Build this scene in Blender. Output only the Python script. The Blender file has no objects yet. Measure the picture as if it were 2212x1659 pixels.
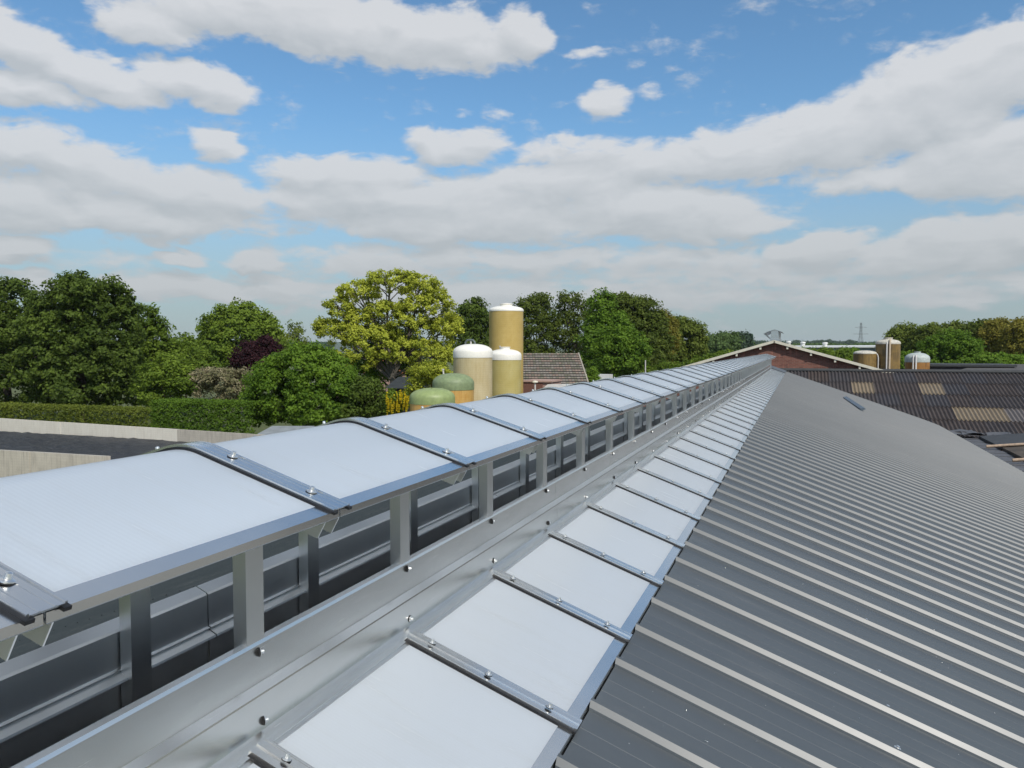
import bpy, math, random
import numpy as np
from mathutils import Vector

# ------------------------------------------------------------------ camera, light, exposure
S = bpy.context.scene
C = S.collection
H = 8.4                                   # camera height above the ground
F = 1661.0                                # focal length in units where the picture is 2212 wide
PITCH, YAW = math.radians(2.6367), math.radians(20.508)
cd = bpy.data.cameras.new("camera"); cam = bpy.data.objects.new("camera", cd); C.objects.link(cam)
cam.location = (0, 0, H)
cam.rotation_euler = (math.pi/2 - PITCH, 0, YAW)
cd.sensor_width = 36; cd.lens = 36*F/2212; cd.clip_start = 0.05; cd.clip_end = 20000
S.camera = cam

SUN_BEARING, SUN_EL = math.radians(132), math.radians(45.5)     # clockwise from the ridge direction (+Y)
sun_dir = Vector((math.sin(SUN_BEARING)*math.cos(SUN_EL), math.cos(SUN_BEARING)*math.cos(SUN_EL), math.sin(SUN_EL)))
sl = bpy.data.lights.new("sun", 'SUN'); sl.energy = 4.2; sl.angle = math.radians(0.6); sl.color = (1, .955, .88)
so = bpy.data.objects.new("sun", sl); C.objects.link(so)
so.rotation_euler = (-sun_dir).to_track_quat('-Z', 'Y').to_euler(); so.location = (30, -20, 60)
S.view_settings.view_transform = 'Standard'; S.view_settings.look = 'None'
S.view_settings.exposure = -0.14; S.view_settings.gamma = 1; S.view_settings.use_curve_mapping = False
S.cycles.max_bounces = 8; S.cycles.transparent_max_bounces = 8; S.cycles.sample_clamp_indirect = 4
S.cycles.use_denoising = True

def pixdir(px, py):
    """unit-depth direction (world axes) of a point of the 2212-wide picture"""
    dx, dy = (px-1106)/F, (829.5-py)/F
    cp, sp, cy, sy = math.cos(PITCH), math.sin(PITCH), math.cos(YAW), math.sin(YAW)
    a, b, c = dx, cp + dy*sp, -sp + dy*cp
    return np.array([a*cy - b*sy, a*sy + b*cy, c])
def P(px, py, D):
    v = pixdir(px, py)*D
    return Vector((v[0], v[1], v[2]+H))
def G(px, D, z=0.0):
    p = P(px, 753, D); return Vector((p.x, p.y, z))
def ZP(py, D):                            # height above the ground of picture row py at depth D
    return H + (753-py)/F*D
def W(px, D): return px/F*D

# ------------------------------------------------------------------ node helpers
def new_mat(name):
    m = bpy.data.materials.new(name); m.use_nodes = True
    nt = m.node_tree; nt.nodes.clear()
    out = nt.nodes.new('ShaderNodeOutputMaterial')
    return m, nt, out
def N(nt, typ, ins=None, **props):
    n = nt.nodes.new(typ)
    for k, v in props.items(): setattr(n, k, v)
    for k, v in (ins or {}).items():
        if hasattr(v, 'is_linked') or isinstance(v, bpy.types.NodeSocket): nt.links.new(v, n.inputs[k])
        else: n.inputs[k].default_value = v
    return n
def c4(c): return (c[0], c[1], c[2], 1.0)
def ramp(nt, fac, stops):
    r = nt.nodes.new('ShaderNodeValToRGB'); nt.links.new(fac, r.inputs[0])
    e = r.color_ramp.elements
    while len(e) < len(stops): e.new(0.5)
    for i, (p, c) in enumerate(stops):
        e[i].position = p; e[i].color = c4(c) if not isinstance(c, (int, float)) else (c, c, c, 1)
    return r.outputs[0]
def obj_coord(nt): return N(nt, 'ShaderNodeTexCoord').outputs['Object']
def geo_pos(nt): return N(nt, 'ShaderNodeNewGeometry').outputs['Position']
def mapping(nt, vec, scale):
    return N(nt, 'ShaderNodeMapping', {'Vector': vec, 'Scale': scale}).outputs[0]
def noise(nt, vec, scale, detail=4, rough=0.55, dist=0):
    return N(nt, 'ShaderNodeTexNoise', {'Vector': vec, 'Scale': scale, 'Detail': detail, 'Roughness': rough, 'Distortion': dist}).outputs['Fac']
def mixc(nt, fac, a, b, mode='MIX'):
    n = N(nt, 'ShaderNodeMix', data_type='RGBA', blend_type=mode)
    for s, v in ((0, fac), (6, a), (7, b)):
        if isinstance(v, bpy.types.NodeSocket): nt.links.new(v, n.inputs[s])
        else: n.inputs[s].default_value = v if s == 0 else c4(v)
    return n.outputs[2]
def mth(nt, op, a, b=None, c=None, clamp=False):
    n = nt.nodes.new('ShaderNodeMath'); n.operation = op; n.use_clamp = clamp
    for i, v in enumerate((a, b, c)):
        if v is None: continue
        if isinstance(v, bpy.types.NodeSocket): nt.links.new(v, n.inputs[i])
        else: n.inputs[i].default_value = v
    return n.outputs[0]
def bump(nt, h, strength, dist):
    return N(nt, 'ShaderNodeBump', {'Height': h, 'Strength': strength, 'Distance': dist}).outputs[0]
def principled(nt, out, **ins):
    b = nt.nodes.new('ShaderNodeBsdfPrincipled')
    for k, v in ins.items():
        k = k.replace('_', ' ')
        if isinstance(v, bpy.types.NodeSocket): nt.links.new(v, b.inputs[k])
        else: b.inputs[k].default_value = c4(v) if isinstance(v, tuple) and len(v) == 3 else v
    nt.links.new(b.outputs[0], out.inputs[0])
    return b

# ------------------------------------------------------------------ sky with clouds (by direction)
wd = bpy.data.worlds.new("World"); S.world = wd; wd.use_nodes = True
nt = wd.node_tree; nt.nodes.clear()
wout = nt.nodes.new('ShaderNodeOutputWorld')
bg = nt.nodes.new('ShaderNodeBackground'); bg.inputs['Strength'].default_value = 0.15
nt.links.new(bg.outputs[0], wout.inputs[0])
sky = N(nt, 'ShaderNodeTexSky', sky_type='NISHITA', sun_disc=False, sun_elevation=SUN_EL, sun_rotation=SUN_BEARING,
        air_density=1.0, dust_density=0.7, ozone_density=2.0)

def pix_azel(px, py):
    v = pixdir(px, py); v = v/np.linalg.norm(v)
    return math.atan2(v[0], v[1]), math.asin(v[2])
CL = [  # clouds seen in the photograph: x, y, half width, half height, weight, tilt
 (40,95,150,62,1,.25),(210,165,190,55,1,.15),(430,180,140,48,1,.1),(70,195,150,40,.9,.1),
 (330,55,130,55,.9,.1),(600,25,330,75,1.1,0),(800,75,260,75,1.1,.1),(990,85,130,75,1,0),(1120,85,75,62,1,0),
 (1276,121,46,22,.62,0),(1310,221,66,40,.8,0),(1410,201,34,28,.5,0),(1070,241,42,24,.55,0),(1005,236,34,14,.4,0),(466,318,52,36,.75,.5),
 (90,330,220,58,1,.15),(320,400,290,62,1,.12),(230,460,330,50,1,.05),(60,440,200,60,1,0),(430,470,220,34,.8,.1),
 (740,375,190,45,1,0),(820,430,290,48,1,0),(985,318,110,44,.9,0),(990,470,380,62,1,0),(1400,460,270,62,1,0),(1200,400,270,58,.9,-.1),(1560,480,150,48,.9,0),(1000,560,480,36,.75,0),
 (2020,215,300,120,1.1,-.3),(2210,120,190,95,1,-.1),(1800,290,300,80,1.1,-.12),(1600,340,270,56,1,-.05),(2160,335,270,95,1,0),(1440,345,200,50,.95,-.1),(1240,325,140,36,.7,0),(1950,380,250,40,.8,0),
 (1780,540,140,40,1,-.05),(2030,540,260,60,1,-.1),(2210,510,160,56,1,-.1),(1600,592,330,30,.75,0),(2000,610,400,26,.7,0),
 (35,532,80,34,1,0),(400,556,58,28,1,0),(548,570,72,24,.95,0),(590,606,130,17,.7,0),(60,592,90,18,.6,0),(770,562,80,17,.6,0),(350,625,420,30,.75,0),(1100,640,800,40,.75,0),(200,560,260,26,.45,0),(1500,560,420,36,.7,0),(2000,640,500,34,.7,0),(900,590,360,30,.6,0),
]
# density group: direction in, density out
gr = bpy.data.node_groups.new("cloud_density", 'ShaderNodeTree')
gr.interface.new_socket("Dir", in_out='INPUT', socket_type='NodeSocketVector')
gr.interface.new_socket("Density", in_out='OUTPUT', socket_type='NodeSocketFloat')
gr.interface.new_socket("Body", in_out='OUTPUT', socket_type='NodeSocketFloat')
gi = gr.nodes.new('NodeGroupInput'); go = gr.nodes.new('NodeGroupOutput')
g = gr
sep = N(g, 'ShaderNodeSeparateXYZ', {0: gi.outputs[0]})
az = mth(g, 'ARCTAN2', sep.outputs[0], sep.outputs[1])
el = mth(g, 'ARCSINE', sep.outputs[2])
den = mth(g, 'ADD', mth(g, 'MAXIMUM', sep.outputs[2], 0.0), 0.13)
pl = N(g, 'ShaderNodeCombineXYZ', {0: mth(g, 'DIVIDE', sep.outputs[0], den), 1: mth(g, 'DIVIDE', sep.outputs[1], den), 2: 0.0}).outputs[0]
ae = N(g, 'ShaderNodeCombineXYZ', {0: az, 1: mth(g, 'MULTIPLY', el, 1.9), 2: 0.0}).outputs[0]
n1 = noise(g, pl, 2.6, 8, .58, .3)
n2 = noise(g, ae, 9.0, 9, .60, .5)
# edges wander: shift the lookup by noise
wobx = mth(g, 'MULTIPLY', mth(g, 'SUBTRACT', noise(g, ae, 11.0, 3, .5), .5), .06)
woby = mth(g, 'MULTIPLY', mth(g, 'SUBTRACT', noise(g, mapping(g, ae, (1.0, 1.0, 1.0)), 14.0, 3, .5, 1.0), .5), .04)
uv = N(g, 'ShaderNodeCombineXYZ', {0: mth(g, 'ADD', az, wobx), 1: mth(g, 'ADD', el, woby), 2: 0.0}).outputs[0]
acc = None
for (x, y, rx, ry, w, tilt) in CL:
    a0, e0 = pix_azel(x, y)
    a1, _ = pix_azel(x+10, y); _, e1 = pix_azel(x, y-10)
    ra, re = max(rx*(a1-a0)/10, .004), max(ry*(e1-e0)/10, .004)
    # rows of an affine map (tilted ellipse)
    t = math.atan(tilt)*.8
    ct, st = math.cos(t), math.sin(t)
    d = N(g, 'ShaderNodeVectorMath', {0: uv, 1: (a0, e0, 0)}, operation='SUBTRACT').outputs[0]
    if tilt:
        d = N(g, 'ShaderNodeVectorRotate', {'Vector': d, 'Angle': t}, rotation_type='Z_AXIS').outputs[0]
    q = N(g, 'ShaderNodeVectorMath', {0: d, 1: (1/ra, 1/re, 0)}, operation='MULTIPLY').outputs[0]
    dd = N(g, 'ShaderNodeVectorMath', {0: q, 1: q}, operation='DOT_PRODUCT').outputs['Value']
    f = mth(g, 'MULTIPLY', mth(g, 'SUBTRACT', 1.75, dd, clamp=False), w*.56)
    f = mth(g, 'MAXIMUM', f, 0.0)
    acc = f if acc is None else mth(g, 'SMOOTH_MAX', acc, f, .22)
# elsewhere the same broken cover goes on
lim = [pix_azel(0, 829), pix_azel(2212, 829), pix_azel(1106, -10)]
amid, aw, etop = (lim[0][0]+lim[1][0])/2, (lim[1][0]-lim[0][0])/2, lim[2][1]
outa = mth(g, 'MULTIPLY', mth(g, 'SUBTRACT', mth(g, 'ABSOLUTE', mth(g, 'SUBTRACT', az, amid)), aw), 6.0, clamp=True)
oute = mth(g, 'MULTIPLY', mth(g, 'SUBTRACT', el, etop+.02), 6.0, clamp=True)
outside = mth(g, 'MAXIMUM', outa, oute)
gen = mth(g, 'MULTIPLY', mth(g, 'SUBTRACT', noise(g, pl, 1.1, 3, .5), .43), 5.0, clamp=True)
base = N(g, 'ShaderNodeMix', {0: outside, 2: acc, 3: gen}, data_type='FLOAT').outputs[0]
n3 = noise(g, mapping(g, ae, (1.0, 1.25, 1.0)), 26.0, 8, .62, .3)
rough_n = mth(g, 'ADD', mth(g, 'ADD', mth(g, 'MULTIPLY', mth(g, 'SUBTRACT', n1, .5), .7), mth(g, 'MULTIPLY', mth(g, 'SUBTRACT', n2, .5), 1.1)), mth(g, 'MULTIPLY', mth(g, 'SUBTRACT', n3, .5), 1.05))
dens = mth(g, 'ADD', base, mth(g, 'MULTIPLY', rough_n, .80))
g.links.new(dens, go.inputs[0])
body = mth(g, 'ADD', base, mth(g, 'ADD', mth(g, 'MULTIPLY', mth(g, 'SUBTRACT', n1, .5), .75), mth(g, 'MULTIPLY', mth(g, 'SUBTRACT', n2, .5), .55)))
g.links.new(body, go.inputs[1])

dirn = N(nt, 'ShaderNodeTexCoord').outputs['Generated']
nd = N(nt, 'ShaderNodeVectorMath', {0: dirn}, operation='NORMALIZE').outputs[0]
gA = nt.nodes.new('ShaderNodeGroup'); gA.node_tree = gr; nt.links.new(nd, gA.inputs[0])
upv = N(nt, 'ShaderNodeVectorMath', {0: nd, 1: (.005, -.003, .017)}, operation='ADD').outputs[0]
gB = nt.nodes.new('ShaderNodeGroup'); gB.node_tree = gr; nt.links.new(N(nt, 'ShaderNodeVectorMath', {0: upv}, operation='NORMALIZE').outputs[0], gB.inputs[0])
cover = N(nt, 'ShaderNodeMapRange', {0: gA.outputs[0], 1: .20, 2: .64, 3: 0.0, 4: 1.0}, interpolation_type='SMOOTHSTEP').outputs[0]
lit = N(nt, 'ShaderNodeMapRange', {0: mth(nt, 'SUBTRACT', gA.outputs[1], gB.outputs[1]), 1: -.32, 2: .24, 3: 0.0, 4: 1.0}, interpolation_type='LINEAR').outputs[0]
sepw = N(nt, 'ShaderNodeSeparateXYZ', {0: nd})
ccol = mixc(nt, lit, (3.70, 3.93, 4.12), (5.10, 5.2, 5.34))
hz = N(nt, 'ShaderNodeMapRange', {0: sepw.outputs[2], 1: 0.0, 2: .30, 3: 1.0, 4: 0.0}, interpolation_type='SMOOTHSTEP').outputs[0]
skyc = mixc(nt, 1.0, sky.outputs[0], (0.70, 0.95, 1.04), 'MULTIPLY')
skyh = mixc(nt, mth(nt, 'MULTIPLY', hz, .85), skyc, (2.45, 2.86, 3.12))
cmask = mth(nt, 'MULTIPLY', cover, .93)
ccolh = mixc(nt, mth(nt, 'MULTIPLY', hz, .6), ccol, (2.85, 3.12, 3.30))
nt.links.new(mixc(nt, cmask, skyh, ccolh), bg.inputs['Color'])

# ------------------------------------------------------------------ materials
def metal(name, base=.72, rough=.28, wave=0.0, streak=(1, 30, 1), tint=(1, 1.0, .985), dirt=.10):
    m, nt, out = new_mat(name)
    co = geo_pos(nt)
    s = noise(nt, mapping(nt, co, streak), 9, 3)
    d = noise(nt, co, 3.0, 6, .6)
    v = ramp(nt, d, [(.3, tuple(base*t*(1-dirt) for t in tint)), (.7, tuple(base*t for t in tint))])
    r = mth(nt, 'ADD', mth(nt, 'MULTIPLY', s, .06), rough-.03)
    nrm = bump(nt, d, .006, .004)
    if wave:
        wv = noise(nt, mapping(nt, co, (1.0, 1.0, 2.2)), 2.6, 2, .4)
        b2 = N(nt, 'ShaderNodeBump', {'Height': wv, 'Strength': wave, 'Distance': .05, 'Normal': nrm}).outputs[0]
        nrm = b2
    principled(nt, out, Base_Color=v, Metallic=1.0, Roughness=r, Normal=nrm)
    return m
ALU = metal('aluminium_mill', .86, .24)
ALU_SHEET = metal('aluminium_sheet', .84, .26, wave=.035, streak=(1, .6, 40), dirt=.05)
ALU_INNER = metal('aluminium_plate_inner', .88, .40, wave=.03, streak=(1, .6, 40), dirt=.08)
ALU_DULL = metal('aluminium_weathered', .80, .34)
STEEL = metal('screw_steel', .88, .38)
def rubber():
    m, nt, out = new_mat('black_rubber')
    n = noise(nt, geo_pos(nt), 60, 3)
    principled(nt, out, Base_Color=ramp(nt, n, [(.3, (.006, .006, .007)), (.8, (.016, .016, .018))]), Roughness=.5)
    return m
RUBBER = rubber()
def opal(name, tint, tmix):
    m, nt, out = new_mat(name)
    p = geo_pos(nt)
    w = N(nt, 'ShaderNodeTexWave', {'Vector': p, 'Scale': 20.0, 'Distortion': 0.0}, bands_direction='Y').outputs['Fac']
    n = noise(nt, p, 1.2, 4)
    rnd = N(nt, 'ShaderNodeObjectInfo').outputs['Random']
    st = noise(nt, mapping(nt, p, (.8, 9, .8)), 2.2, 5, .6)
    dirt = noise(nt, p, 90, 2)
    col = mixc(nt, mth(nt, 'MULTIPLY', n, .5), tint, tuple(t*.95 for t in tint))
    col = mixc(nt, mth(nt, 'MULTIPLY', rnd, .55), col, tuple(t*.92 for t in tint))
    col = mixc(nt, mth(nt, 'MULTIPLY', w, .07), col, tuple(t*.72 for t in tint))
    col = mixc(nt, N(nt, 'ShaderNodeMapRange', {0: st, 1: .52, 2: .80, 3: 0.0, 4: .20}).outputs[0], col, (.50, .50, .46))
    spots = N(nt, 'ShaderNodeMapRange', {0: dirt, 1: .76, 2: .80, 3: 0.0, 4: .40}).outputs[0]
    col = mixc(nt, spots, col, (.35, .34, .32))
    sag = noise(nt, p, 1.6, 1)
    nb = bump(nt, w, .05, .004)
    nb = N(nt, 'ShaderNodeBump', {'Height': sag, 'Strength': .10, 'Distance': .03, 'Normal': nb}).outputs[0]
    b = nt.nodes.new('ShaderNodeBsdfPrincipled')
    nt.links.new(col, b.inputs['Base Color']); nt.links.new(mth(nt, 'ADD', mth(nt, 'MULTIPLY', st, .2), .14), b.inputs['Roughness'])
    b.inputs['Specular IOR Level'].default_value = .65
    nt.links.new(nb, b.inputs['Normal'])
    tr = N(nt, 'ShaderNodeBsdfTranslucent', {'Color': c4((.86, .87, .88))})
    mx = N(nt, 'ShaderNodeMixShader', {0: tmix, 1: b.outputs[0], 2: tr.outputs[0]})
    nt.links.new(mx.outputs[0], out.inputs[0])
    return m
OPAL = opal('opal_polycarbonate', (.74, .82, .91), .56)
OPAL2 = opal('opal_polycarbonate_roof', (.67, .72, .775), .42)
def coated(name, base, rough, spec=.5, speck=True):
    m, nt, out = new_mat(name)
    p = geo_pos(nt)
    n = noise(nt, mapping(nt, p, (.5, 1, 1)), 1.5, 5, .6)
    f = noise(nt, mapping(nt, p, (.15, 1, 1)), 22, 3)
    col = ramp(nt, n, [(.25, tuple(b*.86 for b in base)), (.75, tuple(b*1.12 for b in base))])
    col = mixc(nt, mth(nt, 'MULTIPLY', f, .12), col, (.16, .16, .15))
    if speck:
        v = N(nt, 'ShaderNodeTexVoronoi', {'Vector': p, 'Scale': 9.0, 'Randomness': 1.0}).outputs['Distance']
        sp = N(nt, 'ShaderNodeMapRange', {0: v, 1: .035, 2: .02, 3: 0.0, 4: .55}).outputs[0]
        col = mixc(nt, sp, col, (.45, .46, .46))
    rnd = N(nt, 'ShaderNodeObjectInfo').outputs['Random']
    col = mixc(nt, mth(nt, 'MULTIPLY', rnd, .45), col, tuple(b*.86 for b in base))
    du = noise(nt, mapping(nt, p, (.35, 1.4, 1)), 1.1, 7, .7)
    col = mixc(nt, N(nt, 'ShaderNodeMapRange', {0: du, 1: .55, 2: .78, 3: 0.0, 4: .38}).outputs[0], col, (.15, .15, .145))
    r = mth(nt, 'ADD', mth(nt, 'MULTIPLY', n, .14), rough-.07)
    bb = bump(nt, noise(nt, mapping(nt, p, (.4, 1.5, 1)), 1.7, 2), .10, .03)
    principled(nt, out, Base_Color=col, Roughness=r, Specular_IOR_Level=spec, Normal=bb)
    return m
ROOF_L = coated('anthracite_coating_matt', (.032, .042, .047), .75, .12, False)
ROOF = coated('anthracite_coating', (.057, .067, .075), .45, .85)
def brick(name, c1, c2, mortar, scale=1.0, axis='XZ'):
    m, nt, out = new_mat(name)
    sx = N(nt, 'ShaderNodeSeparateXYZ', {0: geo_pos(nt)})
    u = mth(nt, 'ADD', sx.outputs[0], sx.outputs[1])
    v = N(nt, 'ShaderNodeCombineXYZ', {0: u, 1: sx.outputs[2], 2: 0.0}).outputs[0]
    bt = N(nt, 'ShaderNodeTexBrick', {'Vector': v, 'Color1': c4(c1), 'Color2': c4(c2), 'Mortar': c4(mortar), 'Scale': scale,
         'Mortar Size': .016, 'Brick Width': .32, 'Row Height': .105, 'Bias': -.1})
    n = noise(nt, geo_pos(nt), 1.3, 5, .6)
    col = mixc(nt, mth(nt, 'MULTIPLY', n, .55), bt.outputs[0], tuple(c*.55 for c in c1))
    st = noise(nt, mapping(nt, geo_pos(nt), (1, 1, .2)), 5, 4)
    col = mixc(nt, N(nt, 'ShaderNodeMapRange', {0: st, 1: .58, 2: .72, 3: 0.0, 4: .4}).outputs[0], col, tuple(min(1, c*1.8) for c in c2))
    principled(nt, out, Base_Color=col, Roughness=.88, Normal=bump(nt, bt.outputs['Fac'], -.4, .01))
    return m
BRICK = brick('red_brown_brick', (.16, .052, .036), (.30, .115, .078), (.21, .15, .12))
BRICK_P = brick('pink_brick', (.36, .20, .16), (.42, .26, .21), (.40, .33, .29))
def plain(name, c, rough=.7, var=.25, scale=4.0, metal_=0.0, stretch=(1, 1, 1)):
    m, nt, out = new_mat(name)
    n = noise(nt, mapping(nt, geo_pos(nt), stretch), scale, 6, .62)
    col = ramp(nt, n, [(.25, tuple(x*(1-var) for x in c)), (.75, tuple(min(1, x*(1+var)) for x in c))])
    principled(nt, out, Base_Color=col, Roughness=rough, Metallic=metal_, Normal=bump(nt, n, .15, .02))
    return m
WHITE = plain('white_gelcoat', (.80, .77, .69), .42, .07, 6)
WHITE_D = plain('dirty_gelcoat', (.50, .47, .40), .6, .35, 5)
GREY_D = plain('grey_gelcoat', (.40, .44, .42), .6, .25, 5)
GREEN_D = plain('green_gelcoat_dome', (.25, .31, .12), .5, .22, 3)
GREEN_D2 = plain('faded_green_gelcoat_dome', (.19, .24, .12), .55, .28, 4)
def grp(name, c1, c2, stain, streak=1.0):
    m, nt, out = new_mat(name)
    p = geo_pos(nt)
    n = noise(nt, p, 1.1, 6, .62, .6)
    s = noise(nt, mapping(nt, p, (6, 6, .35)), 2.0, 4, .6)
    col = ramp(nt, n, [(.3, c1), (.7, c2)])
    col = mixc(nt, N(nt, 'ShaderNodeMapRange', {0: s, 1: .5, 2: .72, 3: 0.0, 4: .6*streak}).outputs[0], col, stain)
    ring = N(nt, 'ShaderNodeTexWave', {'Vector': p, 'Scale': 1.9, 'Distortion': 1.2}, bands_direction='Z').outputs['Fac']
    principled(nt, out, Base_Color=mixc(nt, mth(nt, 'MULTIPLY', ring, .10), col, tuple(x*.6 for x in c1)), Roughness=.42, Normal=bump(nt, s, .12, .03))
    return m
GRP_TAN = grp('tan_fibreglass', (.42, .295, .080), (.50, .365, .125), (.36, .23, .06), .5)
GRP_PALE = grp('pale_fibreglass', (.47, .38, .20), (.54, .46, .28), (.36, .27, .13), .8)
GRP_OLIVE = grp('olive_fibreglass', (.42, .34, .11), (.48, .41, .17), (.34, .30, .10), .6)
GRP_ORANGE = grp('orange_fibreglass', (.50, .29, .07), (.58, .38, .13), (.35, .14, .03), 1.0)
GRP_BROWN = grp('brown_fibreglass', (.13, .085, .03), (.27, .17, .05), (.03, .025, .02), 1.4)
GRP_RUST = grp('rust_fibreglass', (.20, .095, .03), (.42, .20, .045), (.05, .035, .025), 1.2)
CONC = grp('pale_concrete', (.68, .63, .53), (.76, .71, .61), (.46, .40, .32), .7)
CONC_D = grp('weathered_concrete', (.42, .38, .32), (.54, .49, .41), (.22, .19, .16), 1.0)
FIBRE = plain('dark_fibre_cement', (.046, .038, .037), .75, .40, 2.2, stretch=(1, 1, 1))
FIBRE_B = plain('beige_translucent_sheet', (.20, .155, .10), .55, .22, 3)
FIBRE_G = plain('grey_faded_sheet', (.13, .115, .11), .7, .2, 3)
BITUMEN = plain('dark_bitumen', (.040, .042, .044), .7, .3, 3)
BITUMEN_R = plain('mossy_rust_bitumen', (.065, .050, .036), .8, .55, 1.2)
RUSTPIPE = plain('rusty_painted_pipe', (.36, .26, .18), .6, .4, 5)
LEADF = plain('lead_flashing', (.085, .085, .09), .55, .35, 6)
TIMBER_W = plain('cream_painted_board', (.62, .58, .47), .6, .12, 5)
PVC = plain('grey_pipe', (.52, .50, .48), .5, .12, 6)
PVC_D = plain('dark_grey_pipe', (.10, .12, .12), .45, .2, 6)
TILE = plain('weathered_grey_tile', (.185, .165, .140), .85, .45, 1.6)
TILE_R = plain('orange_roof_tile', (.45, .15, .07), .8, .25, 4)
WOODDK = plain('dark_tarred_boards', (.02, .02, .022), .7, .4, 6)
WOODBR = plain('brown_boarding', (.16, .075, .055), .75, .2, 8)
WHITEPAINT = plain('white_roof_sheet', (.62, .62, .60), .5, .06, 2)
GREYWALL = plain('grey_wall', (.20, .22, .23), .8, .2, 2)
GALV = plain('galvanised_lattice', (.22, .25, .26), .6, .15, 2)
BARK = plain('bark', (.060, .046, .034), .9, .35, 5)
BARK_G = plain('grey_bark', (.10, .088, .070), .9, .3, 5)
GLASS_D = plain('dark_window_glass', (.02, .025, .03), .1, .2, 2)
def tarp():
    m, nt, out = new_mat('black_silage_sheet')
    p = geo_pos(nt)
    n = noise(nt, mapping(nt, p, (1, 2.2, 1)), 1.6, 7, .66, .8)
    principled(nt, out, Base_Color=ramp(nt, n, [(.3, (.014, .015, .017)), (.75, (.06, .062, .066))]), Roughness=.48, Normal=bump(nt, n, 1.0, .45))
    return m
TARP = tarp()
def ground_mat():
    m, nt, out = new_mat('grass_and_soil')
    p = geo_pos(nt)
    a = noise(nt, p, .02, 5); b = noise(nt, p, .9, 6, .65)
    col = mixc(nt, a, (.055, .085, .022), (.10, .11, .035))
    col = mixc(nt, N(nt, 'ShaderNodeMapRange', {0: b, 1: .5, 2: .75, 3: 0.0, 4: .6}).outputs[0], col, (.13, .11, .06))
    principled(nt, out, Base_Color=col, Roughness=.95, Normal=bump(nt, b, .5, .2))
    return m
GROUND = ground_mat()
YARD = plain('farmyard_paving', (.26, .245, .22), .9, .25, .8)
def leafmat(name, dark, light, trans=.36, tcol=None):
    m, nt, out = new_mat(name)
    at = N(nt, 'ShaderNodeAttribute', attribute_name='tint').outputs['Fac']
    n = noise(nt, obj_coord(nt), .35, 3)
    f = mth(nt, 'ADD', mth(nt, 'MULTIPLY', at, .75), mth(nt, 'MULTIPLY', mth(nt, 'SUBTRACT', n, .35), .7), clamp=True)
    col = ramp(nt, f, [(.05, dark), (.95, light)])
    b = nt.nodes.new('ShaderNodeBsdfPrincipled')
    nt.links.new(col, b.inputs['Base Color']); b.inputs['Roughness'].default_value = .6; b.inputs['Specular IOR Level'].default_value = .14
    tc = mixc(nt, .5, col, tcol or tuple(min(1, x*1.4) for x in light))
    tr = N(nt, 'ShaderNodeBsdfTranslucent', {'Color': tc})
    mx = N(nt, 'ShaderNodeMixShader', {0: trans, 1: b.outputs[0], 2: tr.outputs[0]})
    nt.links.new(mx.outputs[0], out.inputs[0])
    return m
L_DARK = leafmat('dark_green_leaves', (0.036, 0.062, 0.01), (0.15, 0.212, 0.034))
L_MID = leafmat('mid_green_leaves', (0.056, 0.1, 0.011), (0.205, 0.285, 0.034))
L_FRESH = leafmat('fresh_green_leaves', (0.05, 0.105, 0.01), (0.195, 0.31, 0.032))
L_YEL = leafmat('yellow_green_leaves', (0.15, 0.19, 0.013), (0.54, 0.57, 0.08))
L_OLIVE = leafmat('olive_brown_leaves', (.062, .090, .014), (.190, .235, .040))
L_BROWNISH = leafmat('russet_green_leaves', (0.105, 0.11, 0.016), (0.32, 0.275, 0.048))
L_PURPLE = leafmat('purple_leaves', (.022, .008, .011), (.070, .024, .030))
L_PINK = leafmat('pale_pink_blossom', (.095, .115, .035), (.40, .34, .22))
L_HEDGE = leafmat('hedge_leaves', (0.05, 0.1, 0.01), (0.16, 0.26, 0.028))
L_HEDGEB = leafmat('hedge_leaves_bronze', (0.066, 0.1, 0.013), (0.22, 0.25, 0.04))
L_LABURNUM = leafmat('laburnum_yellow', (.28, .22, .01), (.72, .58, .02))
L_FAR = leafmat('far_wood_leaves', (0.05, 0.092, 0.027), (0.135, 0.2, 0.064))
L_FARB = leafmat('haze_tinted_far_leaves', (0.04, 0.072, 0.046), (0.08, 0.12, 0.075))  # blue of the distance haze is mixed into the leaf colour

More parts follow.
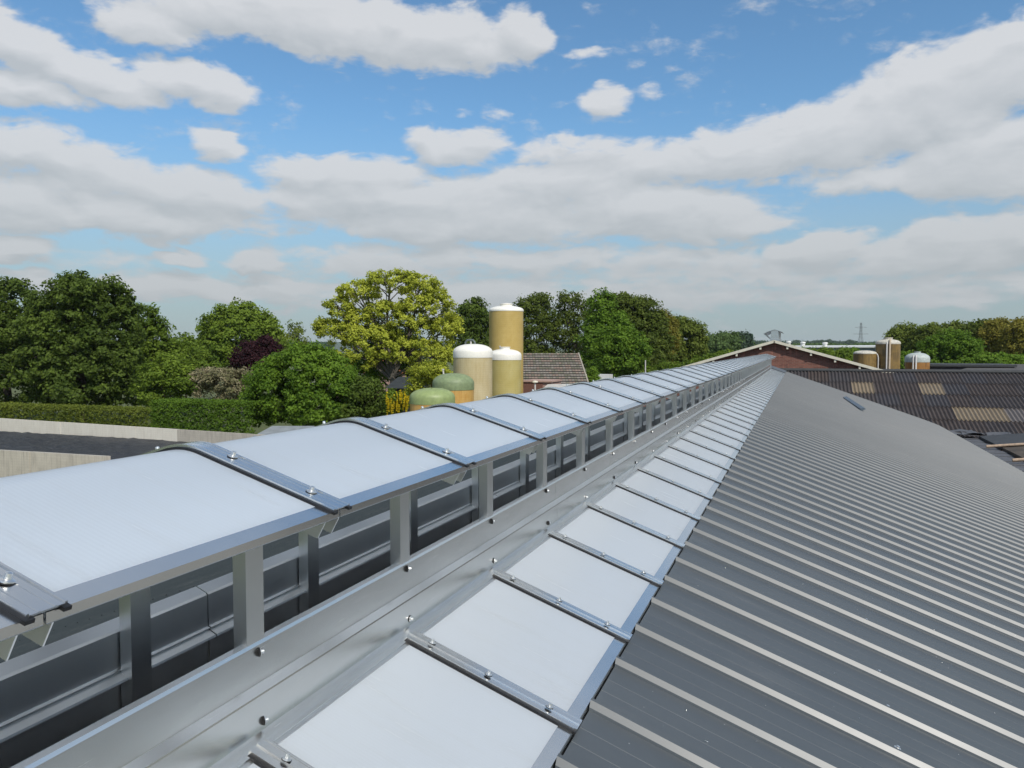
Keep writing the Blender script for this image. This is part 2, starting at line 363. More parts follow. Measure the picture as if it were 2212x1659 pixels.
# ------------------------------------------------------------------ mesh building
class MB:
    def __init__(s): s.v = []; s.f = []
    def add(s, vs, fs):
        o = len(s.v); s.v += [tuple(v) for v in vs]; s.f += [tuple(i+o for i in f) for f in fs]
    def box(s, x0, x1, y0, y1, z0, z1):
        s.add([(x0,y0,z0),(x1,y0,z0),(x1,y1,z0),(x0,y1,z0),(x0,y0,z1),(x1,y0,z1),(x1,y1,z1),(x0,y1,z1)],
              [(0,3,2,1),(4,5,6,7),(0,1,5,4),(1,2,6,5),(2,3,7,6),(3,0,4,7)])
    def prism(s, prof, y0, y1):            # closed (x,z) profile along Y
        n = len(prof)
        s.add([(x, y0, z) for x, z in prof]+[(x, y1, z) for x, z in prof],
              [(i, (i+1) % n, n+(i+1) % n, n+i) for i in range(n)]+[tuple(range(n))[::-1], tuple(range(n, 2*n))])
    def strip(s, line, t, y0, y1):         # open (x,z) polyline with thickness t (offset to its right) along Y
        off = []
        for i, (x, z) in enumerate(line):
            a = line[max(i-1, 0)]; b = line[min(i+1, len(line)-1)]
            dx, dz = b[0]-a[0], b[1]-a[1]; l = math.hypot(dx, dz) or 1
            off.append((x+dz/l*t, z-dx/l*t))
        n = len(line)
        vs = [(x, y0, z) for x, z in line]+[(x, y1, z) for x, z in line]+[(x, y0, z) for x, z in off]+[(x, y1, z) for x, z in off]
        fs = []
        for i in range(n-1):
            fs += [(i, i+1, n+i+1, n+i), (2*n+i, 3*n+i, 3*n+i+1, 2*n+i+1), (i, 2*n+i, 2*n+i+1, i+1), (n+i, n+i+1, 3*n+i+1, 3*n+i)]
        fs += [(0, n, 3*n, 2*n), (n-1, 3*n-1, 4*n-1, 2*n-1)]
        s.add(vs, fs)
    def tube(s, path, r, k=8, cap=True):
        path = [Vector(p) for p in path]; rs = r if isinstance(r, (list, tuple)) else [r]*len(path)
        rings = []
        for i, p in enumerate(path):
            d = (path[min(i+1, len(path)-1)]-path[max(i-1, 0)]).normalized()
            a = d.orthogonal().normalized(); b = d.cross(a)
            if rings:                       # keep rings aligned
                ra = rings[-1][1]; a = (ra - d*ra.dot(d)).normalized(); b = d.cross(a)
            rings.append(([p+a*math.cos(2*math.pi*j/k)*rs[i]+b*math.sin(2*math.pi*j/k)*rs[i] for j in range(k)], a))
        vs = [v for rg, _ in rings for v in rg]; fs = []
        for i in range(len(path)-1):
            for j in range(k):
                fs.append((i*k+j, i*k+(j+1) % k, (i+1)*k+(j+1) % k, (i+1)*k+j))
        if cap: fs += [tuple(range(k))[::-1], tuple(range((len(path)-1)*k, len(path)*k))]
        s.add(vs, fs)
    def lathe(s, prof, cx=0, cy=0, k=40):   # (r,z) profile
        vs = []; fs = []
        for r, z in prof:
            for j in range(k):
                a = 2*math.pi*j/k; vs.append((cx+r*math.cos(a), cy+r*math.sin(a), z))
        for i in range(len(prof)-1):
            for j in range(k): fs.append((i*k+j, i*k+(j+1) % k, (i+1)*k+(j+1) % k, (i+1)*k+j))
        fs += [tuple(range(k))[::-1], tuple(range((len(prof)-1)*k, len(prof)*k))]
        s.add(vs, fs)
    def mesh(s, name, mat, org=(0, 0, 0), smooth=False):
        me = bpy.data.meshes.new(name)
        me.from_pydata([(v[0]-org[0], v[1]-org[1], v[2]-org[2]) for v in s.v], [], s.f)
        me.materials.append(mat)
        if smooth:
            me.polygons.foreach_set('use_smooth', [True]*len(me.polygons))
            me.set_sharp_from_angle(angle=math.radians(38))
        me.update()
        return me
def link(name, me, parent=None, loc=(0, 0, 0)):
    o = bpy.data.objects.new(name, me); C.objects.link(o)
    if parent: o.parent = parent
    o.location = loc
    return o
def worldloc(o):
    v = Vector((0, 0, 0))
    while o: v = v + Vector(o.location); o = o.parent
    return v
def part(mb, name, mat, parent, smooth=False, at=None):
    """mesh given in world coordinates, hung under parent"""
    org = worldloc(parent) if at is None else Vector(at)
    o = link(name, mb.mesh(name, mat, org, smooth), parent)
    if at is not None: o.location = Vector(at)-worldloc(parent)
    return o
def thing(name, loc, label, cat, group=None):
    o = bpy.data.objects.new(name, None); C.objects.link(o); o.location = loc
    o.empty_display_size = .3
    o['label'] = label; o['category'] = cat
    if group: o['group'] = group
    return o
def tag(o, label, cat, group=None):
    o['label'] = label; o['category'] = cat
    if group: o['group'] = group
    return o
def structure(mb, name, mat, smooth=False):
    o = link(name, mb.mesh(name, mat, (0, 0, 0), smooth)); o['kind'] = 'structure'; return o

# ------------------------------------------------------------------ ground
mb = MB()
mb.add([(-9000, -3000, 0), (9000, -3000, 0), (9000, 12000, 0), (-9000, 12000, 0)], [(0, 1, 2, 3)])
structure(mb, 'ground', GROUND)
mb = MB(); mb.add([(-38, -8, .012), (34, -8, .012), (34, 90, .012), (-38, 90, .012)], [(0, 1, 2, 3)])
structure(mb, 'yard', YARD)

# ================================================================== the long barn
XC = -1.905                                # ridge line
TAN = math.tan(math.radians(19.7))
X0 = -.812                                 # roof sheets begin under the skylight edge
XE = 8.0                                  # right eave
YS, YE = -4.0, 54.0
def zr(x): return H - 1.535 - TAN*(x+.805)             # right slope (pan level)
def zl(x): return zr(2*XC - x) - .06                    # left slope
barn = thing('barn', (XC, 25, 0), 'long barn with an anthracite ribbed steel roof, running away below the white ridge cap', 'barn')
PIT = .4835
# one sheet: two ribs wide, cross-section along Y, run along the slope
def sheet_mesh(x0, x1, zf, nm):
    w = 2*PIT
    prof = [(0, 0)]
    for k in range(2):
        o = k*PIT
        prof += [(o+.010, 0), (o+.0135, .013), (o+.0340, .037), (o+.054, .037), (o+.088, 0)]
        for gx in (.22, .34):
            prof += [(o+gx-.005, 0), (o+gx-.002, -.0018), (o+gx+.003, -.0018), (o+gx+.006, 0)]
    prof += [(w, 0)]
    m = MB(); n = len(prof)
    xs = [x0, x1]
    vs = [(x, y, zf(x)+h) for x in xs for (y, h) in prof] + [(x, y, zf(x)-.06) for x in xs for y in (0, w)]
    fs = [(i, i+1, n+i+1, n+i) if x1 < x0 else (i, n+i, n+i+1, i+1) for i in range(n-1)]
    b = 2*n
    fs += [(b, b+1, b+3, b+2), tuple([b]+list(range(0, n))+[b+1]), tuple([b+2]+list(range(n, 2*n))+[b+3])]
    m.add(vs, fs)
    return m.mesh(nm, ROOF, (x0, 0, zf(x0)))
me_r = sheet_mesh(X0, XE, zr, 'roof_sheet')
XLE = -15.6                               # left eave: the left slope is longer
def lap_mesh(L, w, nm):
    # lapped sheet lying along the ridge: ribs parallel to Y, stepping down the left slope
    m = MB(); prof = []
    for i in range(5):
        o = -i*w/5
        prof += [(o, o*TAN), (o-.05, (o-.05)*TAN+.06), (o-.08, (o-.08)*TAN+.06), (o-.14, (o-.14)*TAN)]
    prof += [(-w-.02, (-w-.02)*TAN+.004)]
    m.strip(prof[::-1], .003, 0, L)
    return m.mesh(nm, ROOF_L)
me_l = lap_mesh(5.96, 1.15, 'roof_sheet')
Yfirst = 2.628 - .018 - 14*PIT
k = 0; y = Yfirst
while y < YE-.3:
    o = link('roof_sheet', me_r, barn, Vector((X0, y, zr(X0)))-Vector(barn.location))
    y += 2*PIT
YEND = y
xx = 2*XC-X0-.15
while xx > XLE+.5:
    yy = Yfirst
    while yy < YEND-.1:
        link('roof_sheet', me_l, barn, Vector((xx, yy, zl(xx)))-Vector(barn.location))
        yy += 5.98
    xx -= 1.15
# plain end piece between skylight end and verge, closing the ridge
mb = MB(); mb.strip([(XE*0+X0-.005, zr(X0)+.026), (-1.5, zr(-1.5)+.026), (XC, zr(XC)+.03), (2*XC+1.5, zl(2*XC+1.5)+.05), (2*XC-X0-.15, zl(2*XC-X0-.15)+.03)][::-1], -.05, 49.6, YEND)
part(mb, 'ridge_sheet', ROOF, barn)
mb = MB(); mb.strip([(X0-.005, zr(X0)+.026), (-1.5, zr(-1.5)+.026), (XC, zr(XC)+.03), (2*XC+1.5, zl(2*XC+1.5)+.05), (2*XC-X0-.15, zl(2*XC-X0-.15)+.03)][::-1], -.05, YS, -1.6)
part(mb, 'ridge_sheet', ROOF, barn)
# walls
mb = MB()
mb.box(XE-.55, XE-.30, YS+.3, YEND-.3, 0, zr(XE-.3)-.10); part(mb, 'side_wall', BRICK, barn)
mb = MB(); xl = XLE
mb.box(xl+.30, xl+.55, YS+.3, YEND-.3, 0, zl(xl+.3)-.10); part(mb, 'side_wall', BRICK, barn)
for yy in (YS+.3, YEND-.55):
    mb = MB()
    mb.prism([(xl+.551, 0), (XE-.551, 0), (XE-.551, zr(XE-.55)-.09), (XC+.02, zr(XC)-.14), (xl+.551, zl(xl+.55)-.09)], yy, yy+.25)
    part(mb, 'gable_wall', BRICK, barn)
mb = MB(); mb.tube([(XE+.07, YS, zr(XE)-.10), (XE+.07, YEND, zr(XE)-.10)], .07, 10); part(mb, 'gutter', PVC_D, barn)
for i, yy in enumerate(np.linspace(0, 48, 9)):
    mb = MB()
    mb.box(XE-.75, XE-.56, yy-.08, yy+.08, 0, zr(XE-.7)-.12)
    part(mb, 'portal_column', GALV, barn)
# screws along the sheets
mbs = MB()
mbs.lathe([(.017, 0), (.017, .003), (.009, .005), (.009, .012), (.004, .014)], k=10)
me_screw = mbs.mesh('screw', STEEL, smooth=True)
yy = Yfirst + PIT*12 + .018
kk = 0
while yy < 24:
    for xx in ((.49, 3.3, 6.2) if yy < 14 else (.49,)):
        h = .012
        o = link('screw', me_screw, barn, Vector((xx, yy+.12+.03*math.sin(kk*3.1), zr(xx)-.002))-Vector(barn.location))
        o.rotation_euler = (0, math.radians(19.7), 0)
    yy += PIT; kk += 1

# ================================================================== ridge ventilator
PT = .995
NB = 48
vent = thing('ridge_ventilator', (XC, 0, H-1.3), 'open aluminium ridge ventilator on the barn, with white curved cap panels on posts', 'ridge vent')
vorg = Vector(vent.location)
SLC, BEND = .312, .075                   # cap slope and half width of the bend over the ridge
def cap_line(dz=0.0, xr=-1.33, n=8):
    """top line of the cap from the right edge over the ridge to the left edge"""
    pts = [(xr, -.500+dz-SLC*(xr+1.33))]
    ze = -.500-SLC*(XC+BEND+1.33)
    for i in range(n+1):
        t = -1 + 2*i/n
        pts.append((XC - t*BEND, ze + SLC*BEND/2*(1-t*t) + dz))
    pts.append((2*XC-xr, -.500+dz-SLC*(xr+1.33)))
    return [(x, z+H) for x, z in pts]
line = cap_line()
LEFT = line[::-1]                         # left to right
def vstrip(ln, t, y0, y1): m = MB(); m.strip(ln, t, y0, y1); return m
# cap panel (one mesh shared)
YB0 = 1.03                                # centre of the first cap bar in view
m = vstrip(LEFT, .016, .012, PT-.012); me_panel = m.mesh('cap_panel', OPAL, vorg*1, True)
me_edges = []
for sgn in (1, -1):
    m = MB()
    ln = [(-1.380, -.4967), (-1.327, -.5125), (-1.327, -.535)]
    ln = [((x if sgn > 0 else 2*XC-x), z+H+.0135) for x, z in ln]
    m.strip(ln if sgn > 0 else ln[::-1], .002, .003, PT-.003)
    lb = [(-1.327, -.5205), (-1.365, -.5095)]
    lb = [((x if sgn > 0 else 2*XC-x), z+H-.0015) for x, z in lb]
    m.strip(lb if sgn > 0 else lb[::-1], .002, .003, PT-.003)
    me_edges.append(m.mesh('edge_profile', ALU, vorg*1))
bar_ln = cap_line(.0140, -1.318)[::-1]
m = MB()
m.strip(bar_ln, .004, -.037, .037)
for y0, y1 in ((-.043, -.0372), (.0372, .043)):
    m.strip([(x, z+.0035) for x, z in bar_ln], .012, y0, y1)
for yc in (-.017, .017): m.strip([(x, z+.0016) for x, z in bar_ln], .003, yc-.0025, yc+.0025)
me_bar = m.mesh('cap_bar', ALU, vorg*1, True)
m = MB()
gl = cap_line(.0088, -1.312)[::-1]
for y0, y1 in ((-.050, -.030), (.030, .047)): m.strip(gl, .0084, y0, y1)
me_gask = m.mesh('rubber_gasket', RUBBER, vorg*1, True)
# rafter: two webs below each bar
m = MB()
for yc in (-.034, .040):
    top = cap_line(-.0175, -1.345); 
    low = [(x, z-.085) for x, z in cap_line(-.0175, -1.385)]
    prof = top + low[::-1]
    m.prism(prof, yc-.002, yc+.002)
me_raft = m.mesh('rafter', ALU_DULL, vorg*1)
m = MB()
m.lathe([(.0215, 0), (.0215, .003)], k=20)
me_wash_r = m.mesh('bolt_seal', RUBBER)
m = MB()
m.lathe([(.0195, .003), (.019, .0055), (.0105, .009), (.0105, .011), (.0085, .0112), (.0085, .021), (.004, .023)], k=16)
me_bolt = m.mesh('bolt', STEEL, smooth=True)
mm = MB(); mm.lathe([(.0215, 0), (.0215, .003)], k=18); mm.lathe([(.0195, .003), (.019, .0055), (.0105, .009), (.0105, .0112), (.0085, .0112), (.0085, .021), (.004, .023)], k=14)
me_bolt1 = mm.mesh('bolt', STEEL, smooth=True)
me_bolt1.materials.append(RUBBER)
for p in me_bolt1.polygons:
    if p.index < 18+2: p.material_index = 1
A_CAP = math.atan(SLC)
def cap_z(x): return H - .500 + .0140 + SLC*(-1.33 - (x if x > XC else 2*XC-x))
wob = random.Random(5)
for k in range(-1, NB):
    y = YB0 + k*PT
    dz = 0
    link('cap_panel', me_panel, vent, (0, y, dz))
    for e_ in me_edges: link('edge_profile', e_, vent, (0, y, dz))
    b = link('cap_bar', me_bar, vent, (0, y, 0))
    link('rubber_gasket', me_gask, b)
    if k < 34:
        for xx in (-1.438, -1.745, -2.06, -2.34):
            if k > 20 and xx < XC: continue
            o = link('bolt', me_bolt1, b, (xx-XC, wob.uniform(-.006, .006)+.008, cap_z(xx)-.0012-vorg.z)); o.scale = (.84, .84, .9)
            o.rotation_euler = (wob.uniform(-.05, .05), A_CAP if xx > XC else -A_CAP, wob.uniform(0, 1))
    link('rafter', me_raft, vent, (0, y, 0))
# last bar at the end
b = link('cap_bar', me_bar, vent, (0, YB0+NB*PT, 0))
# posts
m = MB(); m.prism([(-.025, 0), (.025, 0), (.025, 1.0), (-.025, 1.0)], -.042, .042)
def post_mesh(xc, z0):
    m = MB()
    zt0, zt1 = [H-.535+SLC*(-1.33-(x if x > XC else 2*XC-x)) for x in (xc+.025, xc-.025)]
    m.prism([(xc-.025, z0), (xc+.025, z0), (xc+.025, zt0), (xc-.025, zt1)], -.042, .042)
    return m.mesh('post', ALU_DULL, vorg*1)
me_pn = post_mesh(-1.640, H-1.42); me_pf = post_mesh(-2.118, H-1.45)
for k in range(-1, NB):
    link('post', me_pn, vent, (0, 1.978+(k-1)*PT, 0))
    link('post', me_pf, vent, (0, 1.978+(k-1)*PT, 0))
# sill profiles, in 3 m lengths
def sill(prof, y0, y1, mat, name, t=.0022):
    m = MB(); m.strip([(x, z+H) for x, z in prof], t, y0, y1)
    return part(m, name, mat, vent)
near = [(-1.668, -.985), (-1.664, -.950), (-1.640, -.938), (-1.616, -.940), (-1.611, -.950), (-1.611, -1.074), (-1.581, -1.092), (-1.580, -1.098), (-1.594, -1.102), (-1.597, -1.108), (-1.597, -1.224), (-1.545, -1.2435), (-1.545, -1.253)]
far_ = [(-2.205, -.932), (-2.158, -.952), (-2.150, -.960), (-2.150, -1.084), (-2.138, -1.088), (-2.138, -1.092), (-2.146, -1.096), (-2.112, -1.112), (-2.110, -1.120), (-2.148, -1.126), (-2.150, -1.50)]
seams = [-.79+2.99*i for i in range(-1, 17)]
near_parts = []
for a, b_ in zip(seams[:-1], seams[1:]):
    a = max(a, -2.0); b_ = min(b_, 49.0)
    if b_ <= a: continue
    i = len(near_parts)
    s = (.0015 if i % 2 else 0)
    near_parts.append((sill([(x+s, z+s) for x, z in near], a+.001, b_+(.05 if i % 2 else -.001), ALU_SHEET, 'sill_sheet'), a, b_))
    sill(far_, a+.16, b_+.154, ALU_INNER, 'inner_sheet')
    # outside of the far side
    outer = [(2*XC-x+.07, z-.03) for x, z in [(-1.540, -.94), (-1.540, -1.226), (-1.480, -1.2445)]]
    sill(outer, a, b_-.002, ALU_SHEET, 'sill_sheet')
for k in range(0, 40):                    # bolts through the sill at each post
    y = 1.985+(k-1)*.997
    for z, x in ((-.972, -1.6095), (-1.194, -1.5965)):
        pr = next((p for p, a, b_ in near_parts if a <= y < b_), near_parts[0][0])
        if k > 26: continue
        o = link('bolt', me_bolt1, pr, Vector((x+.0005, y, z+H))-worldloc(vent))
        o.rotation_euler = (0, math.pi/2, wob.uniform(0, 1)); o.scale = (.7, .7, .75)
# side curb under the sill closing the roof opening
for x0 in (-1.675, -2.165):
    m = MB(); m.box(x0-.02, x0+.0, -2, 49.2, H-1.62, H-1.30); part(m, 'timber_curb', WOODDK, vent)
m = MB(); m.prism([(-1.60, H-1.30), (-2.16, H-1.30), (-2.16, H-.46), (XC, H-.36), (-1.60, H-.46)], 49.05, 49.06); part(m, 'end_plate', ALU_DULL, vent)

# ================================================================== skylight strip
sky_t = thing('skylight_strip', (-1.2, 0, H-1.4), 'strip of white polycarbonate roof lights with aluminium glazing bars, below the ridge ventilator', 'skylight')
sorg = Vector(sky_t.location)
def zs(x): return H-1.535+.018 - TAN*(x+.805)
YSK = 2.905; NS = 47
m = MB(); m.strip([(-1.60, zs(-1.60)), (-.822, zs(-.822))], .016, .014, PT-.014); me_sp = m.mesh('skylight_panel', OPAL2, sorg*1)
m = MB(); m.strip([(-.872, zs(-.872)+.0022), (-.818, zs(-.818)+.0022), (-.818, zs(-.818)-.020)], .002, .020, PT-.020)
me_se = m.mesh('edge_profile', ALU, sorg*1)
m = MB(); m.strip([(-1.556, zs(-1.556)+.0022), (-1.532, zs(-1.532)+.0022)], .002, .045, PT-.045)
me_se2 = m.mesh('gap_reflection_strip', ALU_DULL, sorg*1)  # added strip, stands in for the grey gap reflection beside the sill lip
m = MB()
ln = [(-1.556, zs(-1.556)+.020), (-.798, zs(-.798)+.020)]
m.strip(ln, .004, -.032, .032)
m.strip([(x, z+.006) for x, z in ln], .010, -.006, .006)
for y0, y1 in ((-.041, -.0322), (.0322, .041)): m.strip([(x, z+.0015) for x, z in ln], .013, y0, y1)
me_sb = m.mesh('glazing_bar', ALU, sorg*1)
m = MB()
lg = [(-1.554, zs(-1.554)+.0118), (-.800, zs(-.800)+.0118)]
for y0, y1 in ((-.052, -.030), (.030, .052)): m.strip(lg, .0110, y0, y1)
me_sg = m.mesh('rubber_gasket', RUBBER, sorg*1)
a = math.radians(19.7)
for k in range(-2, NS):
    y = YSK+k*PT-.0
    link('skylight_panel', me_sp, sky_t, (0, y, 0))
    link('edge_profile', me_se, sky_t, (0, y, 0)); link('gap_reflection_strip', me_se2, sky_t, (0, y, 0))
    b = link('glazing_bar', me_sb, sky_t, (0, y, 0))
    link('rubber_gasket', me_sg, b)
    if k < 26:
        for xx in (-1.453, -1.19, -.925):
            o = link('bolt', me_bolt1, b, (xx-sorg.x, wob.uniform(-.004, .004), zs(xx)+.0255-sorg.z)); o.rotation_euler = (wob.uniform(-.06, .06), a, wob.uniform(0, 1)); o.scale = (.75, .75, .85)
link('glazing_bar', me_sb, sky_t, (0, YSK+NS*PT, 0))

# ------------------------------------------------------------------ small loose things on the roof
m = MB()
q0, q1 = Vector((2.25, 43.4, zr(2.25)+.05)), Vector((2.60, 36.9, zr(2.6)+.05))
d = (q1-q0)
m.prism([(-.12, 0), (.12, 0), (.08, .09), (-.08, .09)], 0, d.length)
me = m.mesh('metal_offcut', plain('blue_grey_steel', (.10, .13, .16), .5, .15, 5))
o = link('metal_offcut', me, None, q0); o.rotation_euler = (math.asin(d.z/d.length), math.radians(19.7), math.atan2(-d.x, d.y))
tag(o, 'blue-grey length of folded steel lying loose on the far part of the ribbed roof', 'metal offcut')
rs = random.Random(3)
m = MB()
for i in range(170):
    x = rs.uniform(-.7, 3.2); y = rs.uniform(1.6, 7.5); z = zr(x)+.003
    if ((y-Yfirst-.018) % PIT) < .085: continue
    L = rs.uniform(.004, .03)*(1.6 if i < 20 else .6); a0 = rs.uniform(0, 6.28); cur = rs.uniform(-1.2, 1.2)
    pts = []; px, py = x, y
    for j in range(4):
        pts.append((px, py, zr(px)+.004+.002*math.sin(j*2)))
        px += math.cos(a0)*L/3; py += math.sin(a0)*L/3; a0 += cur
    m.tube(pts, .0009, 4)
o = link('metal_swarf', m.mesh('metal_swarf', STEEL)); o['kind'] = 'stuff'
tag(o, 'tiny curls of drilling swarf scattered over the anthracite roof', 'swarf')

# ================================================================== brick barn with gable
YG = 62.3
bx, bz = -1.84, H+.62
sl_r, sl_l = .290, .300
bb = thing('brick_barn', (bx, YG+8, 0), 'red-brown brick barn with low gable and cream barge boards, beyond the long barn', 'barn')
xr_, xl_ = 10.5, -14.5
m = MB(); m.prism([(xl_+.4, 0), (xr_-.4, 0), (xr_-.4, bz-.18-sl_r*(xr_-.4-bx)), (bx, bz-.18), (xl_+.4, bz-.18-sl_l*(bx-xl_-.4))], YG, YG+.3); part(m, 'gable_wall', BRICK, bb)
m = MB(); m.strip([(xl_, bz-.02-sl_l*(bx-xl_)), (bx, bz-.02)], .10, YG-.35, YG+30); part(m, 'roof', FIBRE, bb)
m = MB(); m.strip([(bx, bz-.02), (xr_, bz-.02-sl_r*(xr_-bx))], .10, YG-.35, YG+30); part(m, 'roof', FIBRE, bb)
m = MB(); m.strip([(xl_, bz+.03-sl_l*(bx-xl_)), (bx, bz+.03)], .20, YG-.40, YG-.355); part(m, 'barge_board', TIMBER_W, bb)
m = MB(); m.strip([(bx, bz+.03), (xr_, bz+.03-sl_r*(xr_-bx))], .20, YG-.40, YG-.355); part(m, 'barge_board', TIMBER_W, bb)
for sgn in (1, -1):
    for i in range(6):
        dx = .95 + 1.68*i if sgn > 0 else 1.0+1.75*i
        x = bx+sgn*dx; z = bz-.22-(sl_r if sgn > 0 else sl_l)*dx
        m = MB(); m.box(x-.07, x+.07, YG-.34, YG-.002, z-.17, z+.02); part(m, 'purlin_end', TIMBER_W, bb)
m = MB(); m.box(-5.5, -5.35, YG-.05, YG-.004, H-2.0, H-.85); part(m, 'downpipe', BRICK, bb)
# its own little ridge vent, seen end on
rv = MB()
vx, vz = bx+.0, bz+.02
rv.box(vx-.34, vx+.34, YG+.1, YG+8, vz-.1, vz+.14); o = part(rv, 'vent_curb', ALU_DULL, bb)
rv = MB(); rv.prism([(vx-.30, vz+.14), (vx+.30, vz+.14), (vx+.26, vz+.68), (vx, vz+.80), (vx-.26, vz+.68)], YG+.2, YG+.24); part(rv, 'vent_end_plate', ALU, bb)
rv = MB(); rv.strip([(vx-.82, vz+.50), (vx-.55, vz+.66), (vx, vz+.84), (vx+.52, vz+.66)], .03, YG+.05, YG+8); part(rv, 'vent_cap', ALU, bb)
rv = MB(); rv.strip([(vx-.40, vz+.14), (vx-.72, vz+.40)], .02, YG+.2, YG+8); part(rv, 'vent_flap', ALU_DULL, bb)
for i in range(6):
    rv = MB(); rv.box(vx+.24, vx+.30, YG+.5+i*1.3, YG+.58+i*1.3, vz+.14, vz+.68); part(rv, 'vent_post', ALU_DULL, bb)

# ================================================================== dark corrugated barn
YR, ZR = 62.0, H-1.69
S18 = math.tan(math.radians(18)); ROW = 2.06
cb = thing('corrugated_barn', (18, 57, 0), 'barn with dark fibre-cement corrugated roof and beige see-through sheets, right of the long barn', 'barn')
CP = .236; NC = 6
def corr_mesh(name, mat, dz=0.0):
    m = MB(); n = NC*8
    ys = [0, -ROW-.16]
    vs = []
    for j, y in enumerate(ys):
        for i in range(n+1):
            u = i/8.0*CP
            vs.append((u, y, y*S18 + .052*math.cos(2*math.pi*i/8.0) + (.055 if j else 0)+dz))
    for j, y in enumerate(ys):
        for i in range(n+1):
            u = i/8.0*CP
            vs.append((u, y, y*S18 + .052*math.cos(2*math.pi*i/8.0) + (.055 if j else 0)-.012+dz))
    N1 = n+1
    fs = [(i, N1+i, N1+i+1, i+1) for i in range(n)] + [(2*N1+i, 2*N1+i+1, 3*N1+i+1, 3*N1+i) for i in range(n)]
    fs += [(N1+i, 3*N1+i, 3*N1+i+1, N1+i+1) for i in range(n)]
    m.add(vs, fs)
    return m.mesh(name, mat, smooth=True)
me_c = [corr_mesh('roof_sheet', mm_) for mm_ in (FIBRE, plain('dark_fibre_cement_brown', (.050, .038, .034), .78, .35, 1.6), plain('dark_fibre_cement_grey', (.044, .040, .043), .72, .35, 3.0))]
me_cb = corr_mesh('roof_sheet', FIBRE_B); me_cg = corr_mesh('roof_sheet', FIBRE_G)
rr = random.Random(11)
def at_roof(px, py):
    v = pixdir(px, py); t = (ZR - H - S18*YR)/(v[2]-S18*v[1]); return v*t
XB0 = at_roof(1840, 838)[0] - 6*NC*CP
beige = {}
def cellof(px, py):
    p = at_roof(px, py); return int((p[0]-XB0)//(NC*CP)), int((YR-p[1])//ROW)
for (px, py) in ((1865, 838), (2022, 840), (2094, 892)): beige[cellof(px, py)] = 'b'
c_, r_ = cellof(2094, 892); beige[(c_+1, r_)] = 'b'; beige[(c_+2, r_)] = 'g'
COLS = 30
for c in range(COLS):
    for r in range(6):
        t = beige.get((c, r))
        me = me_cb if t == 'b' else me_cg if t == 'g' else rr.choice(me_c)
        o = link('roof_sheet', me, cb, Vector((XB0+c*NC*CP, YR-r*ROW, ZR-r*ROW*S18+.0))-Vector(cb.location))
        if t == 'b': o['label'] = 'beige translucent corrugated sheet'
        elif t == 'g': o['label'] = 'faded grey corrugated sheet'
m = MB(); m.tube([(XB0+3.4, YR+.02, ZR+.06), (XB0+COLS*NC*CP, YR+.02, ZR+.06)], .15, 10); part(m, 'ridge_cap', BITUMEN, cb, True)
m = MB(); m.add([(XB0, YR+.05, ZR-.05), (XB0+COLS*NC*CP, YR+.05, ZR-.05), (XB0+COLS*NC*CP, YR+11, ZR-.1-11*S18), (XB0, YR+11, ZR-.1-11*S18)], [(0, 1, 2, 3)])
part(m, 'rear_roof', FIBRE, cb)
m = MB(); m.box(XB0+12, XB0+COLS*NC*CP, YR-12.0, YR-11.8, 0, ZR-12.2*S18); part(m, 'side_wall', BRICK, cb)

# ================================================================== low roofs at the right edge
lr = thing('flat_roof_shed', (14, 30, 0), 'low shed with dark bitumen roof panels and rusty pipes, beside the long barn', 'shed')
zt = H-4.86
def onp(px, py, z): v = pixdir(px, py); s = (z-H)/v[2]; return Vector((v[0]*s, v[1]*s, z))
XL = XE+.45
RS = .115                                 # rise of these roofs away from the long barn
for y0, y1, mt in ((44.0, 49.0, BITUMEN), (39.0, 43.7, BITUMEN_R), (34.0, 38.7, BITUMEN), (28.6, 33.7, BITUMEN_R)):
    m = MB()
    m.add([(XL+.95, y0, zt), (XL+13, y0, zt+12*RS), (XL+13, y1, zt+12*RS), (XL+.95, y1, zt), (XL+.95, y0, zt-.14), (XL+13, y0, zt+12*RS-.14), (XL+13, y1, zt+12*RS-.14), (XL+.95, y1, zt-.14)],
          [(0, 1, 2, 3), (4, 7, 6, 5), (0, 4, 5, 1), (1, 5, 6, 2), (2, 6, 7, 3), (3, 7, 4, 0)])
    part(m, 'roof_panel', mt, lr)
for y in (43.85, 38.85, 33.85):
    m = MB(); m.tube([(XL+.30, y, zt+.0), (XL+13, y, zt+12*RS+.10)], .075, 10); part(m, 'rusty_pipe', RUSTPIPE, lr, True)
for i in range(22):
    y = 28.6+i*.98; z0 = zt-.16+.02*(i % 3)
    m = MB(); m.box(XL-.35, XL+.91, y, y+.95, z0-.07, z0); part(m, 'edge_slab', LEADF, lr)
m = MB(); m.box(XL+1.0, XL+1.2, 28.7, 48.9, 0, zt-.15); part(m, 'side_wall', BRICK, lr)
m = MB(); m.box(XL+12.6, XL+12.8, 28.7, 48.9, 0, zt+1.1); part(m, 'side_wall', BRICK, lr)
rg = random.Random(8)
m = MB()
for i in range(16):                       # crumpled lead in the valley
    x, y = XL+rg.uniform(-.4, 2.2), 49.4+rg.uniform(-.2, 1.2)
    m.add([(x-.5, y-.5, zt-.1+rg.uniform(0, .25)), (x+.6, y-.4, zt+rg.uniform(-.1, .2)), (x+.5, y+.5, zt+rg.uniform(0, .25)), (x-.4, y+.4, zt+rg.uniform(-.1, .2))], [(0, 1, 2, 3)])
part(m, 'valley_flashing', LEADF, lr)
